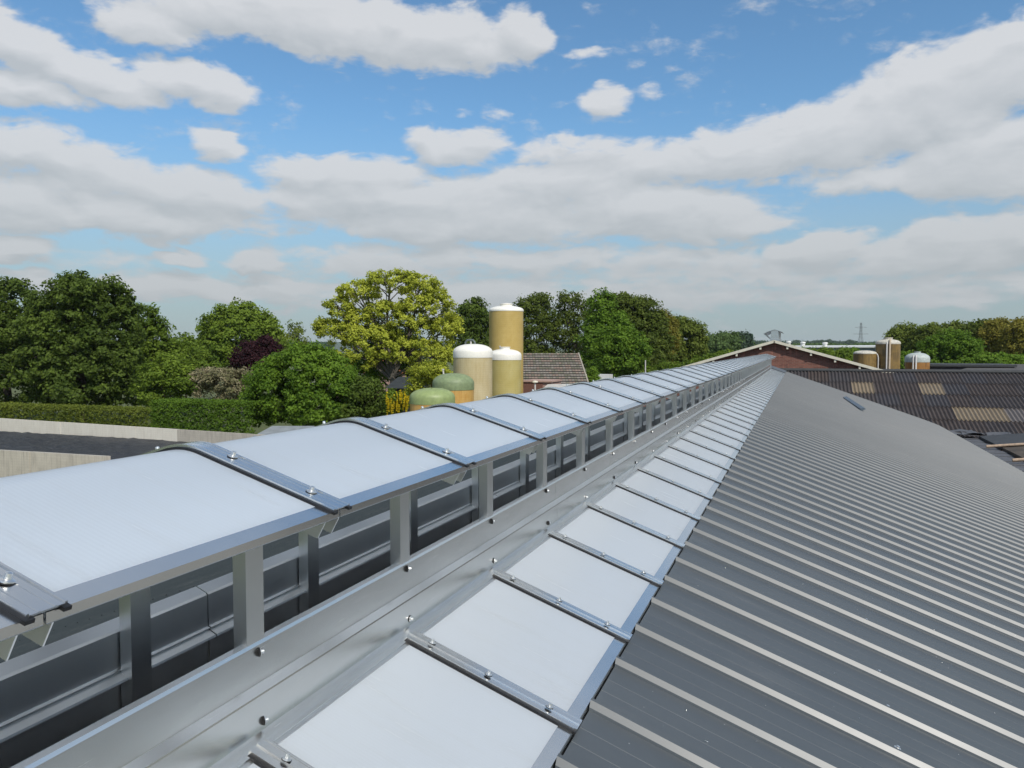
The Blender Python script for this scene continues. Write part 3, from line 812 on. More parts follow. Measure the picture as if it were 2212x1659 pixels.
# another low roof far right
fr = thing('felt_roof_shed', (38, 75, 0), 'long low shed with dark felt roof behind the corrugated barn', 'shed')
a_, b_ = P(2080, 797, 80), P(2600, 780, 80)
m = MB()
p1, p2 = P(2068, 800, 78), P(2125, 786, 90)
m.add([(p1.x, p1.y, p1.z), (p1.x+45, p1.y-12, p1.z), (p2.x+48, p2.y-12, p2.z+.1), (p2.x, p2.y, p2.z),
       (p1.x, p1.y, 0), (p1.x+45, p1.y-12, 0), (p2.x+48, p2.y-12, 0), (p2.x, p2.y, 0)],
      [(0, 1, 2, 3), (0, 4, 5, 1), (1, 5, 6, 2), (2, 6, 7, 3), (3, 7, 4, 0)])
part(m, 'roof', plain('grey_felt', (.075, .068, .062), .8, .3, 2), fr)
fs_ = thing('flat_shed', (24, 80, 0), 'flat-roofed dark shed behind the ridge of the corrugated barn, between the tanks and the wood', 'shed')
m = MB(); p1 = P(1975, 791, 84); p2 = P(2110, 791, 84)
m.box(p1.x, p2.x+3, p1.y, p1.y+7, 0, p1.z); part(m, 'walls', FIBRE, fs_)
m = MB(); m.box(p1.x-.2, p2.x+3.2, p1.y-.2, p1.y+7.2, p1.z, p1.z+.22); part(m, 'roof', BITUMEN, fs_)

# ================================================================== storage tanks
def tank(px, D, wpx, ytop, ycap, bodymat, capmat, label, neck=None, sag=.30, sub='storage_tank', group='fibreglass storage tanks'):
    """px centre, D depth, wpx width, ytop dome top row, ycap lower edge of the dome row"""
    c = G(px, D); R = W(wpx, D)/2; zt_, zc = ZP(ytop, D), ZP(ycap, D)
    t = thing(sub, c, label, 'tank', group)
    m = MB(); m.lathe([(R*.985, .02), (R*.985, zc+.02)], c.x, c.y, 48); part(m, 'body', bodymat, t, True)
    prof = [(R, zc-.015), (R*1.004, zc+.02)]
    hh = zt_-zc
    lipz = zc + hh*sag
    prof += [(R*1.004, lipz)]
    for i in range(1, 9):
        u = i/8
        r = R*(1-u*u*.0) * math.cos(u*math.pi/2*.94)
        prof.append((max(r, R*.05), lipz + (zt_-lipz)*math.sin(u*math.pi/2)))
    if neck:
        nr, nh = neck
        prof = [p for p in prof if p[0] > R*nr*1.02]
        zz = prof[-1][1]
        prof += [(R*nr, zz+.02), (R*nr, zz+nh), (R*nr*1.08, zz+nh), (R*nr*1.08, zz+nh+.05), (R*.05, zz+nh+.06)]
    m = MB(); m.lathe(prof, c.x, c.y, 48); part(m, 'dome', capmat, t, True)
    return t, c, R, zt_, zc
t, c, R, zt_, zc = tank(1093.5, 64, 75, 661, 673, GRP_TAN, WHITE, 'tallest tan tank with white domed top, behind the pair of shorter white-capped tanks', (.35, .14), .22)
m = MB()
for i in range(40):
    a0 = rg.uniform(0, 6.28); r0 = rg.uniform(.1, .95)
    m.tube([(c.x+r0*R*.9, c.y+math.sin(a0)*.3, zt_-.1), (c.x+r0*R*.9, c.y+math.sin(a0)*.3, zt_-.05)], .01, 4) if False else None
m.lathe([(R*.30, zt_+.10), (R*.26, zt_+.20), (R*.05, zt_+.24)], c.x, c.y, 18); part(m, 'hatch', PVC, t, True)
t, c, R, zt_, zc = tank(1021.5, 57, 85.5, 743, 772, GRP_PALE, WHITE, 'pale cream tank with white dome and a bent grey pipe on top', None, .42)
z = zt_-.06
m = MB()
m.tube([(c.x-.52, c.y-.2, z-.15), (c.x-.50, c.y-.2, z+.18), (c.x-.36, c.y-.2, z+.34), (c.x-.1, c.y-.2, z+.36), (c.x+.10, c.y-.2, z+.34), (c.x+.24, c.y-.2, z+.18), (c.x+.27, c.y-.2, z-.12)], .075, 10); part(m, 'filling_pipe', PVC_D, t, True)
m = MB(); m.tube([(c.x-.09, c.y-.15, z-.1), (c.x-.09, c.y-.15, z+.30)], .07, 10); part(m, 'vent_pipe', PVC, t, True)
t, c, R, zt_, zc = tank(1091, 61, 71, 754, 777, GRP_OLIVE, WHITE, 'olive-tan tank with white dome and raised manhole neck, right of the pale tank', (.30, .16), .45)
m = MB(); m.tube([(c.x-.36, c.y-.2, zt_-.06), (c.x-.36, c.y-.2, zt_+.20)], .035, 8); m.lathe([(.06, zt_+.20), (.06, zt_+.26)], c.x-.36, c.y-.2, 8); part(m, 'vent_pipe', PVC, t, True)
m = MB(); m.box(c.x-R*.62, c.x-R*.52, c.y-R*.7, c.y-R*.55, zc+.22, zc+.50); part(m, 'bracket', PVC_D, t)
t, c, R, zt_, zc = tank(979, 54, 90, 806, 841, GRP_ORANGE, GREEN_D2, 'grey-green domed tank with orange body, in front of the pale cream tank', None, .40)
m = MB(); m.tube([(c.x-R*.58, c.y+.3, zt_-.45), (c.x-R*.64, c.y+.3, zt_+.20)], .06, 8); m.tube([(c.x-R*.64, c.y+.3, zt_+.20), (c.x-R*.645, c.y+.3, zt_+.28)], .10, 8); part(m, 'vent_pipe', PVC, t, True)
m = MB(); m.tube([(c.x+.1, c.y-.45, zt_-.02), (c.x+.55, c.y-.5, zt_-.10), (c.x+1.0, c.y-.55, zt_-.32)], .035, 6); part(m, 'dome_seam', GREEN_D2, t)
t, c, R, zt_, zc = tank(933.5, 50, 98, 838, 871, GRP_ORANGE, GREEN_D, 'light green domed tank with orange body, lowest and nearest of the left tanks', None, .40)
m = MB(); m.tube([(c.x+.15, c.y-.45, zt_+.0), (c.x+.6, c.y-.5, zt_-.10), (c.x+1.1, c.y-.55, zt_-.30)], .035, 6); part(m, 'dome_seam', GREEN_D, t)
# right-hand group
def pipe_on(t, c, R, dx, ztop, mat, r=.09, bend=True):
    m = MB(); x = c.x+dx; y = c.y-R*1.06
    path = [(x, y, .3), (x, y, ztop-.15)]
    if bend: path += [(x+.03, y+.10, ztop+.05), (x+.08, y+.35, ztop+.12)]
    m.tube(path, r, 8); part(m, 'pipe', mat, t, True)
t, c, R, zt_, zc = tank(1868.5, 80, 47, 757, 764, GRP_BROWN, WHITE_D, 'brown stained tank with dirty white lid, left of the tall one by the far barn', None, .15)
m = MB(); m.tube([(c.x+R*.95, c.y-.2, zc), (c.x+R*1.05, c.y-.2, zc-.15), (c.x+R*1.10, c.y-.2, zc-.4), (c.x+R*1.10, c.y-.2, .3)], .07, 8); part(m, 'pipe', PVC, t, True)
t, c, R, zt_, zc = tank(1918, 80, 49.5, 733, 743, GRP_BROWN, WHITE_D, 'tall brown tank with stained white lid and two pipes down its front', (.36, .16), .25)
pipe_on(t, c, R, -.22, zc+.1, PVC, .07); pipe_on(t, c, R, .05, zc+.35, plain('tan_pipe', (.45, .36, .26), .6, .15, 4), .09)
t, c, R, zt_, zc = tank(1982, 82, 49, 762, 782, GRP_RUST, GREY_D, 'rust-orange tank with grey domed lid and two pipes, right of the tall brown tank', (.26, .08), .40)
pipe_on(t, c, R, -.55, zc+.55, PVC, .07); pipe_on(t, c, R, -.28, zc+.6, PVC, .09)

# ================================================================== house, sheds
D = 78
hs = thing('house', G(1200, D), 'small house with a weathered grey tiled roof and pink brick gable, right of the tanks', 'house')
zt_, ze = ZP(763, D), ZP(826, D)
pl_, pr_ = P(1118, 763, D), P(1249, 764, D)
dirx = (Vector((pr_.x, pr_.y, 0))-Vector((pl_.x, pl_.y, 0))).normalized()
nrm = Vector((dirx.y, -dirx.x, 0))        # towards the camera
depth = 4.2
def hp(u, v, z): q = Vector((pl_.x, pl_.y, 0))+dirx*u+nrm*v; return (q.x, q.y, z)
Lr = (pr_-pl_).length
roof = MB(); roof.add([hp(-3, 0, zt_), hp(Lr, 0, zt_), hp(Lr+.62, depth, ze), hp(-3, depth, ze), hp(-3, 0, zt_-.15), hp(Lr, 0, zt_-.15), hp(Lr+.62, depth, ze-.15), hp(-3, depth, ze-.15)],
     [(0, 3, 2, 1), (4, 5, 6, 7), (1, 2, 6, 5), (3, 7, 6, 2), (0, 4, 7, 3), (0, 1, 5, 4)])
ro = part(roof, 'roof', WOODDK, hs)  # underlay coloured dark, so the tile gaps read as joint shadows
m = MB(); m.add([hp(-3, 0, zt_), hp(Lr, 0, zt_), hp(Lr, -depth, ze), hp(-3, -depth, ze)], [(0, 1, 2, 3)]); part(m, 'roof', TILE, hs)
# tile courses: each a stepped lip, and single tiles laid in rows
tr_ = random.Random(2)
rows_, cols_ = 13, 26
tm = [plain('roof_tile_%s' % n_, c_, .85, .4, 5) for n_, c_ in (('grey', (.21, .185, .155)), ('brown', (.22, .165, .13)), ('moss', (.15, .14, .10)))]
tmesh = []
m = MB(); m.add([(-.13,0,-.03),(.13,0,-.03),(.13,.37,.0),(-.13,.37,.0),(-.13,0,.0),(.13,0,.0),(.13,.37,.075),(-.13,.37,.075)], [(0,3,2,1),(4,5,6,7),(0,1,5,4),(1,2,6,5),(2,3,7,6),(3,0,4,7)])
for mt in tm: tmesh.append(m.mesh('tile', mt))
slope_v = Vector((0, depth, ze-zt_)); Ls = slope_v.length
import mathutils
for r in range(rows_):
    for c in range(int(cols_)):
        f = (r+.0)/rows_
        W0 = Lr + .62*f
        u = -1.0 + (c+.5+(0 if r % 2 else .0))*(W0+1.0)/cols_
        q = Vector(hp(u, depth*f, zt_+(ze-zt_)*f))
        o = link('tile', tmesh[tr_.randrange(3)], ro, q-worldloc(ro))
        X = -dirx; Yv = (nrm*depth+Vector((0, 0, ze-zt_))).normalized(); Zv = X.cross(Yv)
        if Zv.z < 0: Zv = -Zv
        M = mathutils.Matrix((X, Yv, Zv)).transposed().to_4x4()
        o.rotation_euler = M.to_euler(); o.scale = ((W0+1.0)/cols_/.285, Ls/rows_/.46, 1)
m = MB(); m.add([hp(Lr-.12, .0, zt_-.2), hp(Lr+.45, depth-.15, ze-.1), hp(Lr+.45, depth-.15, 0), hp(Lr-.12, -depth, 0), hp(Lr-.12, -depth+.1, ze-.1)], [(0, 1, 2, 3, 4)]); part(m, 'gable_wall', BRICK_P, hs)
m = MB(); m.add([hp(-3, depth-.2, 0), hp(Lr+.45, depth-.2, 0), hp(Lr+.45, depth-.2, ze-.1), hp(-3, depth-.2, ze-.1)], [(0, 1, 2, 3)]); part(m, 'front_wall', BRICK_P, hs)
m = MB()
m.tube([hp(Lr+.03, .05, zt_+.02), hp(Lr+.68, depth+.02, ze+.0)], .09, 4); part(m, 'barge_board', plain('weathered_board', (.30, .27, .22), .7, .2, 4), hs)
wv = Vector(hp(Lr+.50, depth*.62, 0)); zz = (ze+zt_)/2
m = MB(); m.box(wv.x-.05, wv.x+.05, wv.y-.35, wv.y+.35, ze+.15, ze+.9); wf = part(m, 'window', WHITE, hs)
m = MB(); m.box(wv.x-.06, wv.x+.056, wv.y-.27, wv.y+.27, ze+.22, ze+.82); part(m, 'pane', GLASS_D, wf)
# brick shed with brown boards
sd = thing('brick_shed', G(1160, 66), 'low flat-topped brick shed with brown boarding, in front of the grey-roofed house', 'shed')
a_, b_, zt_ = P(1125, 822, 66), P(1172, 820, 66), ZP(821, 66)
m = MB(); m.box(a_.x, b_.x, b_.y, b_.y+3, 0, zt_-.18); part(m, 'boarding', WOODBR, sd)
m = MB(); m.box(b_.x+.001, b_.x+.75, b_.y+.05, b_.y+3, 0, zt_-.10); part(m, 'wall', BRICK_P, sd)
m = MB(); m.box(a_.x-.1, b_.x+.85, b_.y-.1, b_.y+3.1, zt_-.18, zt_-.04); part(m, 'roof', plain('pink_grey_trim', (.40, .27, .22), .8, .15, 4), sd)
t = thing('vent_pipe', G(1156, 60), 'pale mushroom-shaped vent pipe in front of the brick shed', 'vent pipe')
zt_ = ZP(822, 60); g0 = G(1156, 60)
m = MB(); m.tube([(g0.x, g0.y, .02), (g0.x, g0.y, zt_-.15)], .07, 8); part(m, 'pipe', PVC, t, True)
m = MB(); m.lathe([(.12, zt_-.2), (.24, zt_-.14), (.20, zt_-.04), (.05, zt_)], g0.x, g0.y, 14); part(m, 'cowl', TIMBER_W, t, True)
lt = thing('lean_to', G(1225, 64), 'low lean-to with a pale sheet roof, between the house and the ridge cap', 'lean-to')
a_, b_ = P(1183, 830, 64), P(1275, 828, 64)
m = MB(); m.add([(a_.x, a_.y, a_.z), (b_.x, b_.y, b_.z), (b_.x+.2, b_.y-2.5, b_.z-.55), (a_.x, a_.y-2.5, a_.z-.55), (a_.x, a_.y, a_.z-.12), (b_.x, b_.y, b_.z-.12), (b_.x+.2, b_.y-2.5, b_.z-.67), (a_.x, a_.y-2.5, a_.z-.67)], [(0, 3, 2, 1), (4, 5, 6, 7), (0, 4, 7, 3), (1, 2, 6, 5), (3, 7, 6, 2), (0, 1, 5, 4)]); part(m, 'roof', plain('pale_sheet', (.45, .43, .39), .6, .2, 3), lt)
m = MB(); m.box(a_.x+.1, b_.x-.1, a_.y-2.2, a_.y-.1, 0, a_.z-.70); part(m, 'wall', WOODDK, lt)
# dark shed under the yellow-green tree and orange roof behind it
ds = thing('garden_shed', G(870, 74), 'dark tarred garden shed under the yellow-green tree', 'shed')
a_, b_ = P(838, 838, 74), P(900, 838, 74); z0, z1 = ZP(838, 74), ZP(815, 74)
m = MB(); m.box(a_.x, b_.x, a_.y, a_.y+3, 0, z0); part(m, 'walls', WOODDK, ds)
m = MB(); m.add([(a_.x-.2, a_.y-.3, z0), (b_.x+.2, a_.y-.3, z0), (b_.x-.3, a_.y+1.5, z1), (a_.x+.3, a_.y+1.5, z1), (b_.x+.2, a_.y+3.3, z0), (a_.x-.2, a_.y+3.3, z0)], [(0, 1, 2, 3), (3, 2, 4, 5), (1, 4, 2), (0, 3, 5), (0, 5, 4, 1)]); part(m, 'roof', plain('blue_black_roof', (.035, .04, .045), .5, .3, 4), ds)
oh = thing('cottage', G(830, 108), 'cottage with an orange tiled roof glimpsed through the yellow-green tree', 'cottage')
a_, b_ = P(775, 800, 108), P(890, 800, 108); z0, z1 = ZP(805, 108), ZP(758, 108)
m = MB(); m.box(a_.x+.3, b_.x-.3, a_.y+.4, a_.y+7, 0, z0); part(m, 'walls', BRICK_P, oh)
m = MB(); m.add([(a_.x, a_.y, z0), (b_.x, a_.y, z0), (b_.x, a_.y+3.7, z1), (a_.x, a_.y+3.7, z1), (b_.x, a_.y+7.4, z0), (a_.x, a_.y+7.4, z0)], [(0, 1, 2, 3), (3, 2, 4, 5), (1, 4, 2), (0, 3, 5), (0, 5, 4, 1)]); part(m, 'roof', TILE_R, oh)
gs = thing('sheet_roof_shed', G(610, 56), 'grey corrugated shed roof just showing over the ridge cap, below the big bush', 'shed')
a_, b_ = P(588, 920, 57), P(680, 916, 57)
m = MB(); m.add([(a_.x, a_.y, a_.z), (b_.x, b_.y, a_.z), (b_.x, b_.y-4, a_.z-1.0), (a_.x, a_.y-4, a_.z-1.0), (a_.x, a_.y, a_.z-.1), (b_.x, b_.y, a_.z-.1), (b_.x, b_.y-4, a_.z-1.1), (a_.x, a_.y-4, a_.z-1.1)], [(0, 3, 2, 1), (4, 5, 6, 7), (0, 4, 7, 3), (1, 2, 6, 5), (3, 7, 6, 2), (0, 1, 5, 4)]); part(m, 'roof', GREYWALL, gs)
m = MB(); m.box(a_.x+.2, b_.x-.2, a_.y-3.6, a_.y-.2, 0, a_.z-1.15); part(m, 'wall', WOODBR, gs)
m = MB(); g0 = G(1394.5, 70); m.tube([(g0.x, g0.y, 0), (g0.x, g0.y, ZP(778, 70))], [.07, .05], 8); 
o = link('pole', m.mesh('pole', PVC, g0), None, g0); tag(o, 'thin pale pole in front of the bright green tree, above the ridge cap', 'pole')
# pale things glimpsed by the small round bush
o = MB(); a_, b_ = P(1285, 815, 90), P(1318, 815, 90); o.box(a_.x, b_.x, a_.y, a_.y+2, 0, ZP(809, 90))
o = link('white_container', o.mesh('white_container', WHITEPAINT)); tag(o, 'low white container beside the small round bush', 'container')

# ================================================================== long white barn and pylon, far off
wb = thing('white_barn', G(1800, 170), 'long low barn with white sheet roof and white roof fans, far beyond the brick gable', 'barn')
a_, b_ = P(1672, 752, 165), P(1960, 746, 150)
zt_ = ZP(746.5, 160)
m = MB()
def wbp(u, v, z): q = Vector((a_.x, a_.y, 0)).lerp(Vector((b_.x, b_.y, 0)), u)+Vector((0, v, 0)); return (q.x, q.y, z)
m.add([wbp(0, 0, zt_-.25), wbp(1, 0, zt_-.2), wbp(1, 9, zt_+.1), wbp(0, 9, zt_+.05), wbp(0, 0, zt_-.45), wbp(1, 0, zt_-.45), wbp(1, 9, zt_-.1), wbp(0, 9, zt_-.15)], [(0, 1, 2, 3), (4, 7, 6, 5), (0, 4, 5, 1), (1, 5, 6, 2), (2, 6, 7, 3), (3, 7, 4, 0)]); part(m, 'roof', WHITEPAINT, wb)
m = MB(); m.add([wbp(0, .4, 0), wbp(1, .4, 0), wbp(1, .4, zt_-.45), wbp(0, .4, zt_-.45)], [(0, 1, 2, 3)]); part(m, 'wall', GREYWALL, wb)
for px, hh in ((1703, 1.0), (1734, .7), (1782, .45)):
    q = P(px, 750, 163); m = MB(); m.lathe([(.45, zt_-.3), (.45, zt_+.2+hh*.4), (.6, zt_+.25+hh*.4), (.5, zt_+.45+hh*.5), (.1, zt_+.5+hh*.5)], q.x, q.y, 14); part(m, 'roof_fan', WHITEPAINT, wb, True)

py = thing('pylon', G(1859, 620), 'grey lattice electricity pylon with two pairs of arms, on the horizon', 'pylon')
D = 620; g0 = G(1859, D); zt_ = ZP(697, D); ex = Vector((math.cos(YAW), math.sin(YAW), 0)); ey = Vector((-math.sin(YAW), math.cos(YAW), 0))
def lv(z):                                # half width of the mast at height z
    zb = ZP(725, D)
    return .45+.35*max(0, (zt_-z)/(zt_-zb)) if z > zb else .8+2.9*(zb-z)/zb
m = MB(); th = .16
levels = [0, 5, 9.5, 13, 16, ZP(725, D), ZP(718, D), ZP(711, D), ZP(704, D), zt_]
for a_, b_ in zip(levels[:-1], levels[1:]):
    w0, w1 = lv(a_), lv(b_)
    cs = [(1, 1), (1, -1), (-1, -1), (-1, 1)]
    for i in range(4):
        p0 = g0+ex*cs[i][0]*w0+ey*cs[i][1]*w0+Vector((0, 0, a_)); p1 = g0+ex*cs[i][0]*w1+ey*cs[i][1]*w1+Vector((0, 0, b_))
        j = (i+1) % 4
        q1 = g0+ex*cs[j][0]*w1+ey*cs[j][1]*w1+Vector((0, 0, b_)); q0 = g0+ex*cs[j][0]*w0+ey*cs[j][1]*w0+Vector((0, 0, a_))
        m.tube([p0, p1], th, 4); m.tube([p0, q1], th*.55, 4); m.tube([q0, p1], th*.55, 4)
part(m, 'mast', GALV, py)
for row, half in ((707.5, W(13, D)), (721.5, W(16.5, D))):
    z = ZP(row, D); m = MB()
    for s in (-1, 1):
        e = g0+ex*s*half+Vector((0, 0, z))
        m.tube([g0+ex*s*.4+Vector((0, 0, z-.5)), e], th, 4); m.tube([g0+ex*s*.4+Vector((0, 0, z+.9)), e], th*.8, 4)
        for u in (.25, .5, .75): m.tube([g0+ex*s*half*u+Vector((0, 0, z-.4*(1-u))), g0+ex*s*half*u+Vector((0, 0, z+.8*(1-u)))], th*.5, 4)
    part(m, 'cross_arm', GALV, py)

# ================================================================== silage clamp, left
cw = thing('clamp_wall', (-50, 46.6, 0), 'long pale concrete wall behind the black silage sheet, in front of the hedge', 'wall')
A_, B_ = onp(-260, 888, H-6.15), onp(690, 947, H-6.15)
n_ = 12
for i in range(n_):
    p0, p1 = A_.lerp(B_, i/n_), A_.lerp(B_, (i+1)/n_)
    dv = (p1-p0).normalized(); nv = Vector((dv.y, -dv.x, 0))*.0
    q = Vector((-dv.y, dv.x, 0))*.22
    p1 = p1-dv*.02
    jit = rg.uniform(-.03, .03)
    vs = [(p0.x, p0.y, 0), (p1.x, p1.y, 0), (p1.x+q.x, p1.y+q.y, 0), (p0.x+q.x, p0.y+q.y, 0), (p0.x, p0.y, p0.z), (p1.x, p1.y, p0.z), (p1.x+q.x, p1.y+q.y, p0.z), (p0.x+q.x, p0.y+q.y, p0.z)]
    m = MB(); m.add([(x, y+jit, z+jit*.3) for x, y, z in vs], [(0, 1, 5, 4), (1, 2, 6, 5), (2, 3, 7, 6), (3, 0, 4, 7), (4, 5, 6, 7)])
    part(m, 'wall_panel', CONC if i < 9 else CONC_D, cw)
cw2 = thing('clamp_wall', (-44, 33.6, 0), 'nearer weathered grey concrete wall in front of the black silage sheet', 'wall')
A_, B_ = onp(-300, 955, H-6.2), onp(232, 986, H-6.2)
for i in range(7):
    p0, p1 = A_.lerp(B_, i/7), A_.lerp(B_, (i+1)/7)
    dv = (p1-p0).normalized(); q = Vector((-dv.y, dv.x, 0))*.25; p1 = p1-dv*.02
    jit = rg.uniform(-.02, .02)
    vs = [(p0.x, p0.y, 0), (p1.x, p1.y, 0), (p1.x+q.x, p1.y+q.y, 0), (p0.x+q.x, p0.y+q.y, 0), (p0.x, p0.y, p0.z), (p1.x, p1.y, p0.z), (p1.x+q.x, p1.y+q.y, p0.z), (p0.x+q.x, p0.y+q.y, p0.z)]
    m = MB(); m.add([(x, y+jit, z) for x, y, z in vs], [(0, 1, 5, 4), (1, 2, 6, 5), (2, 3, 7, 6), (3, 0, 4, 7), (4, 5, 6, 7)])
    part(m, 'wall_panel', CONC_D, cw2)
m = MB(); nx, ny = 90, 30
vs = []
from mathutils import noise as mnoise
for j in range(ny):
    for i in range(nx):
        u, v = i/(nx-1), j/(ny-1)
        y = 33.95+v*12.0; x = -82+u*49
        edge = min(1, v*6)*min(1, (1-v)*8)
        z = H-7.25+.28*mnoise.noise((x*.35, y*.5, 0))*edge + .10*mnoise.noise((x*1.3, y*1.7, 3))+.35*max(0, (v-.4)) - .9*max(0, (u-.82))*5*.3
        vs.append((x, y, z))
m.add(vs, [(j*nx+i, j*nx+i+1, (j+1)*nx+i+1, (j+1)*nx+i) for j in range(ny-1) for i in range(nx-1)])
# edges down to the ground so that it is a heap, not a sheet in the air
base = len(m.v); 
rim = [i for i in range(nx)]
m.add([(vs[i][0], vs[i][1]-.05, 0) for i in range(nx)], []); m.f += [(base+i, base+i+1, i+1, i) for i in range(nx-1)]
base2 = len(m.v); m.add([(vs[j*nx+nx-1][0]+.05, vs[j*nx+nx-1][1], 0) for j in range(ny)], []); m.f += [(j*nx+nx-1, (j+1)*nx+nx-1, base2+j+1, base2+j) for j in range(ny-1)]
o = link('silage_heap', m.mesh('silage_heap', TARP, smooth=True)); tag(o, 'silage heap under a crinkled black plastic sheet, between two concrete walls', 'silage heap')

# ================================================================== vegetation
def leaves_mesh(name, mat, clumps, leaf, seed, flat=.35, elong=1.5):
    """clumps: array rows (x,y,z, r, count, ox,oy,oz(outward), tint)"""
    rng = np.random.default_rng(seed)
    cnt = clumps[:, 4].astype(int)
    idx = np.repeat(np.arange(len(clumps)), cnt)
    n = len(idx); c = clumps[idx]
    off = rng.normal(size=(n, 3)); off /= np.maximum(np.linalg.norm(off, axis=1, keepdims=True), 1e-6)
    off *= (rng.random((n, 1))**.5)*c[:, 3:4]
    off[:, 2] *= .75
    pos = c[:, :3]+off
    nr = c[:, 5:8]*.5 + rng.normal(size=(n, 3))*.55 + off/np.maximum(c[:, 3:4], .01)*.5 + np.array([0, 0, flat])
    nr /= np.linalg.norm(nr, axis=1, keepdims=True)
    rv = rng.normal(size=(n, 3)); a = np.cross(nr, rv); a /= np.maximum(np.linalg.norm(a, axis=1, keepdims=True), 1e-6)
    b = np.cross(nr, a)
    s = leaf*(.6+.8*rng.random((n, 1)))
    a = a*s*.5*elong; b = b*s*.5
    v = np.stack([pos-a, pos+b*.9-a*.1, pos+a, pos-b*.9+a*.1], axis=1).reshape(-1, 3)
    me = bpy.data.meshes.new(name)
    me.vertices.add(4*n); me.vertices.foreach_set('co', v.astype(np.float32).ravel())
    me.loops.add(4*n); me.loops.foreach_set('vertex_index', np.arange(4*n, dtype=np.int32))
    me.polygons.add(n); me.polygons.foreach_set('loop_start', np.arange(0, 4*n, 4, dtype=np.int32))
    at = me.attributes.new('tint', 'FLOAT', 'POINT')
    t = np.clip(c[:, 8]+rng.normal(size=n)*.16, 0, 1)
    at.data.foreach_set('value', np.repeat(t, 4).astype(np.float32))
    me.materials.append(mat); me.update(); me.validate()
    return me
def crown_clumps(lobes, n, rc, per, seed, depth=.38, tint=.5, hollow=0.0, under=.5):
    rng = np.random.default_rng(seed)
    L = np.array(lobes, float)
    area = (L[:, 3]*L[:, 4]*L[:, 5])**(2/3.)
    out = []
    tl = rng.random(len(L))*.3-.15
    tries = 0
    while len(out) < n and tries < n*12:
        tries += 1
        i = rng.choice(len(L), p=area/area.sum())
        u = rng.normal(size=3); u /= np.linalg.norm(u)
        if u[2] < -.3 and rng.random() > under: continue
        k = 1 - abs(rng.normal())*depth
        if k < .1: k = rng.uniform(.1, .9)
        if hollow and k < hollow: continue
        k *= 1+rng.normal()*.05
        p = L[i, :3]+u*k*L[i, 3:6]
        d = ((p[None]-L[:, :3])/L[:, 3:6]); q = (d**2).sum(1); q[i] = 9
        if q.min() < .45: continue
        r = rc*rng.uniform(.6, 1.4)
        out.append((*p, r, per*rng.uniform(.6, 1.3), *u, tint+tl[i]+rng.normal()*.16))
    return np.array(out)
def limbs(mb, base, lobes, r0, seed, fork=.45, twigs=0):
    rs = random.Random(seed)
    base = Vector(base); top = max(l[2] for l in lobes); cx = sum(l[0] for l in lobes)/len(lobes); cy = sum(l[1] for l in lobes)/len(lobes)
    ht = top*fork
    tr_ = [base, base+Vector((rs.uniform(-.15, .15), rs.uniform(-.15, .15), ht*.5)), Vector((base.x*.7+cx*.3, base.y*.7+cy*.3, ht))]
    mb.tube(tr_, [r0*1.25, r0, r0*.8], 9)
    for l in lobes:
        e = Vector(l[:3]); s = tr_[2].lerp(tr_[1], rs.uniform(0, .5))
        mid = s.lerp(e, .5)+Vector((rs.uniform(-.5, .5), rs.uniform(-.5, .5), rs.uniform(.0, .8)))
        mb.tube([s, mid, e], [r0*.5, r0*.32, r0*.12], 6)
        for j in range(3+twigs):
            a = mid.lerp(e, rs.uniform(.1, 1)); u = Vector((rs.gauss(0, 1), rs.gauss(0, 1), rs.gauss(.3, .8))).normalized()
            f = Vector((e.x+u.x*l[3]*.8, e.y+u.y*l[4]*.8, e.z+u.z*l[5]*.8))
            mb.tube([a, a.lerp(f, .5)+Vector((0, 0, rs.uniform(0, .3))), f], [r0*.20, r0*.13, r0*.05], 5)
def plant(name, label, cat, px, D, lobes_px, mat, seed, n=300, rc=.6, per=58, leaf=0.180, bark=BARK, trunk_r=.28, group=None, squash=.9, **kw):
    """lobes_px: (x, y, rx, ry[, dD]) in picture units at depth D"""
    g0 = G(px, D); tw = kw.pop('twigs', 0); fork = kw.pop('fork', .45); flat = kw.pop('flat', .35); elong = kw.pop('elong', 1.5)
    t = thing(name, g0, label, cat, group)
    rng = random.Random(seed); lob = []
    for l in lobes_px:
        dd = l[4] if len(l) > 4 else rng.uniform(-.25, .25)*W(l[2], D)
        p = P(l[0], l[1], D+dd); rx, rz = W(l[2], D), W(l[3], D)
        lob.append((p.x-g0.x, p.y-g0.y, p.z, rx, rx*squash, rz))
    cl = crown_clumps(lob, n, rc, per, seed, **kw)
    link('crown', leaves_mesh('crown', mat, cl, leaf, seed, flat, elong), t)
    m = MB(); limbs(m, (0, 0, 0), lob, trunk_r, seed, fork, tw)
    link('trunk', m.mesh('trunk', bark, smooth=True), t)
    return t

# --- left: the big dark trees
plant('broadleaf_tree', 'biggest dark green tree, left of the round tree and behind the hedge', 'tree', 175, 84,
      [(195, 650, 85, 62), (150, 690, 95, 75), (245, 700, 62, 75), (120, 760, 75, 85), (200, 770, 95, 90), (262, 785, 45, 85), (180, 830, 110, 60), (90, 800, 60, 70)], L_DARK, 1, n=760, rc=.85, per=89, leaf=0.246, trunk_r=.4, depth=.30, tint=.40)
plant('broadleaf_tree', 'dark leafy tree cut by the left edge of the photo', 'tree', 10, 86,
      [(30, 660, 75, 58), (-30, 710, 110, 90), (50, 740, 70, 85), (20, 810, 90, 70), (-90, 780, 110, 110), (85, 700, 45, 50)], L_DARK, 2, n=560, rc=.85, per=84, leaf=0.246, trunk_r=.4, depth=.30, tint=.44)
plant('broadleaf_tree', 'olive-tinged tree on the right flank of the big dark tree', 'tree', 330, 92,
      [(315, 715, 45, 58), (340, 770, 45, 75), (300, 780, 45, 85), (380, 770, 32, 45), (330, 830, 70, 55)], L_MID, 3, n=360, rc=.8, per=72, leaf=0.230, tint=.34)
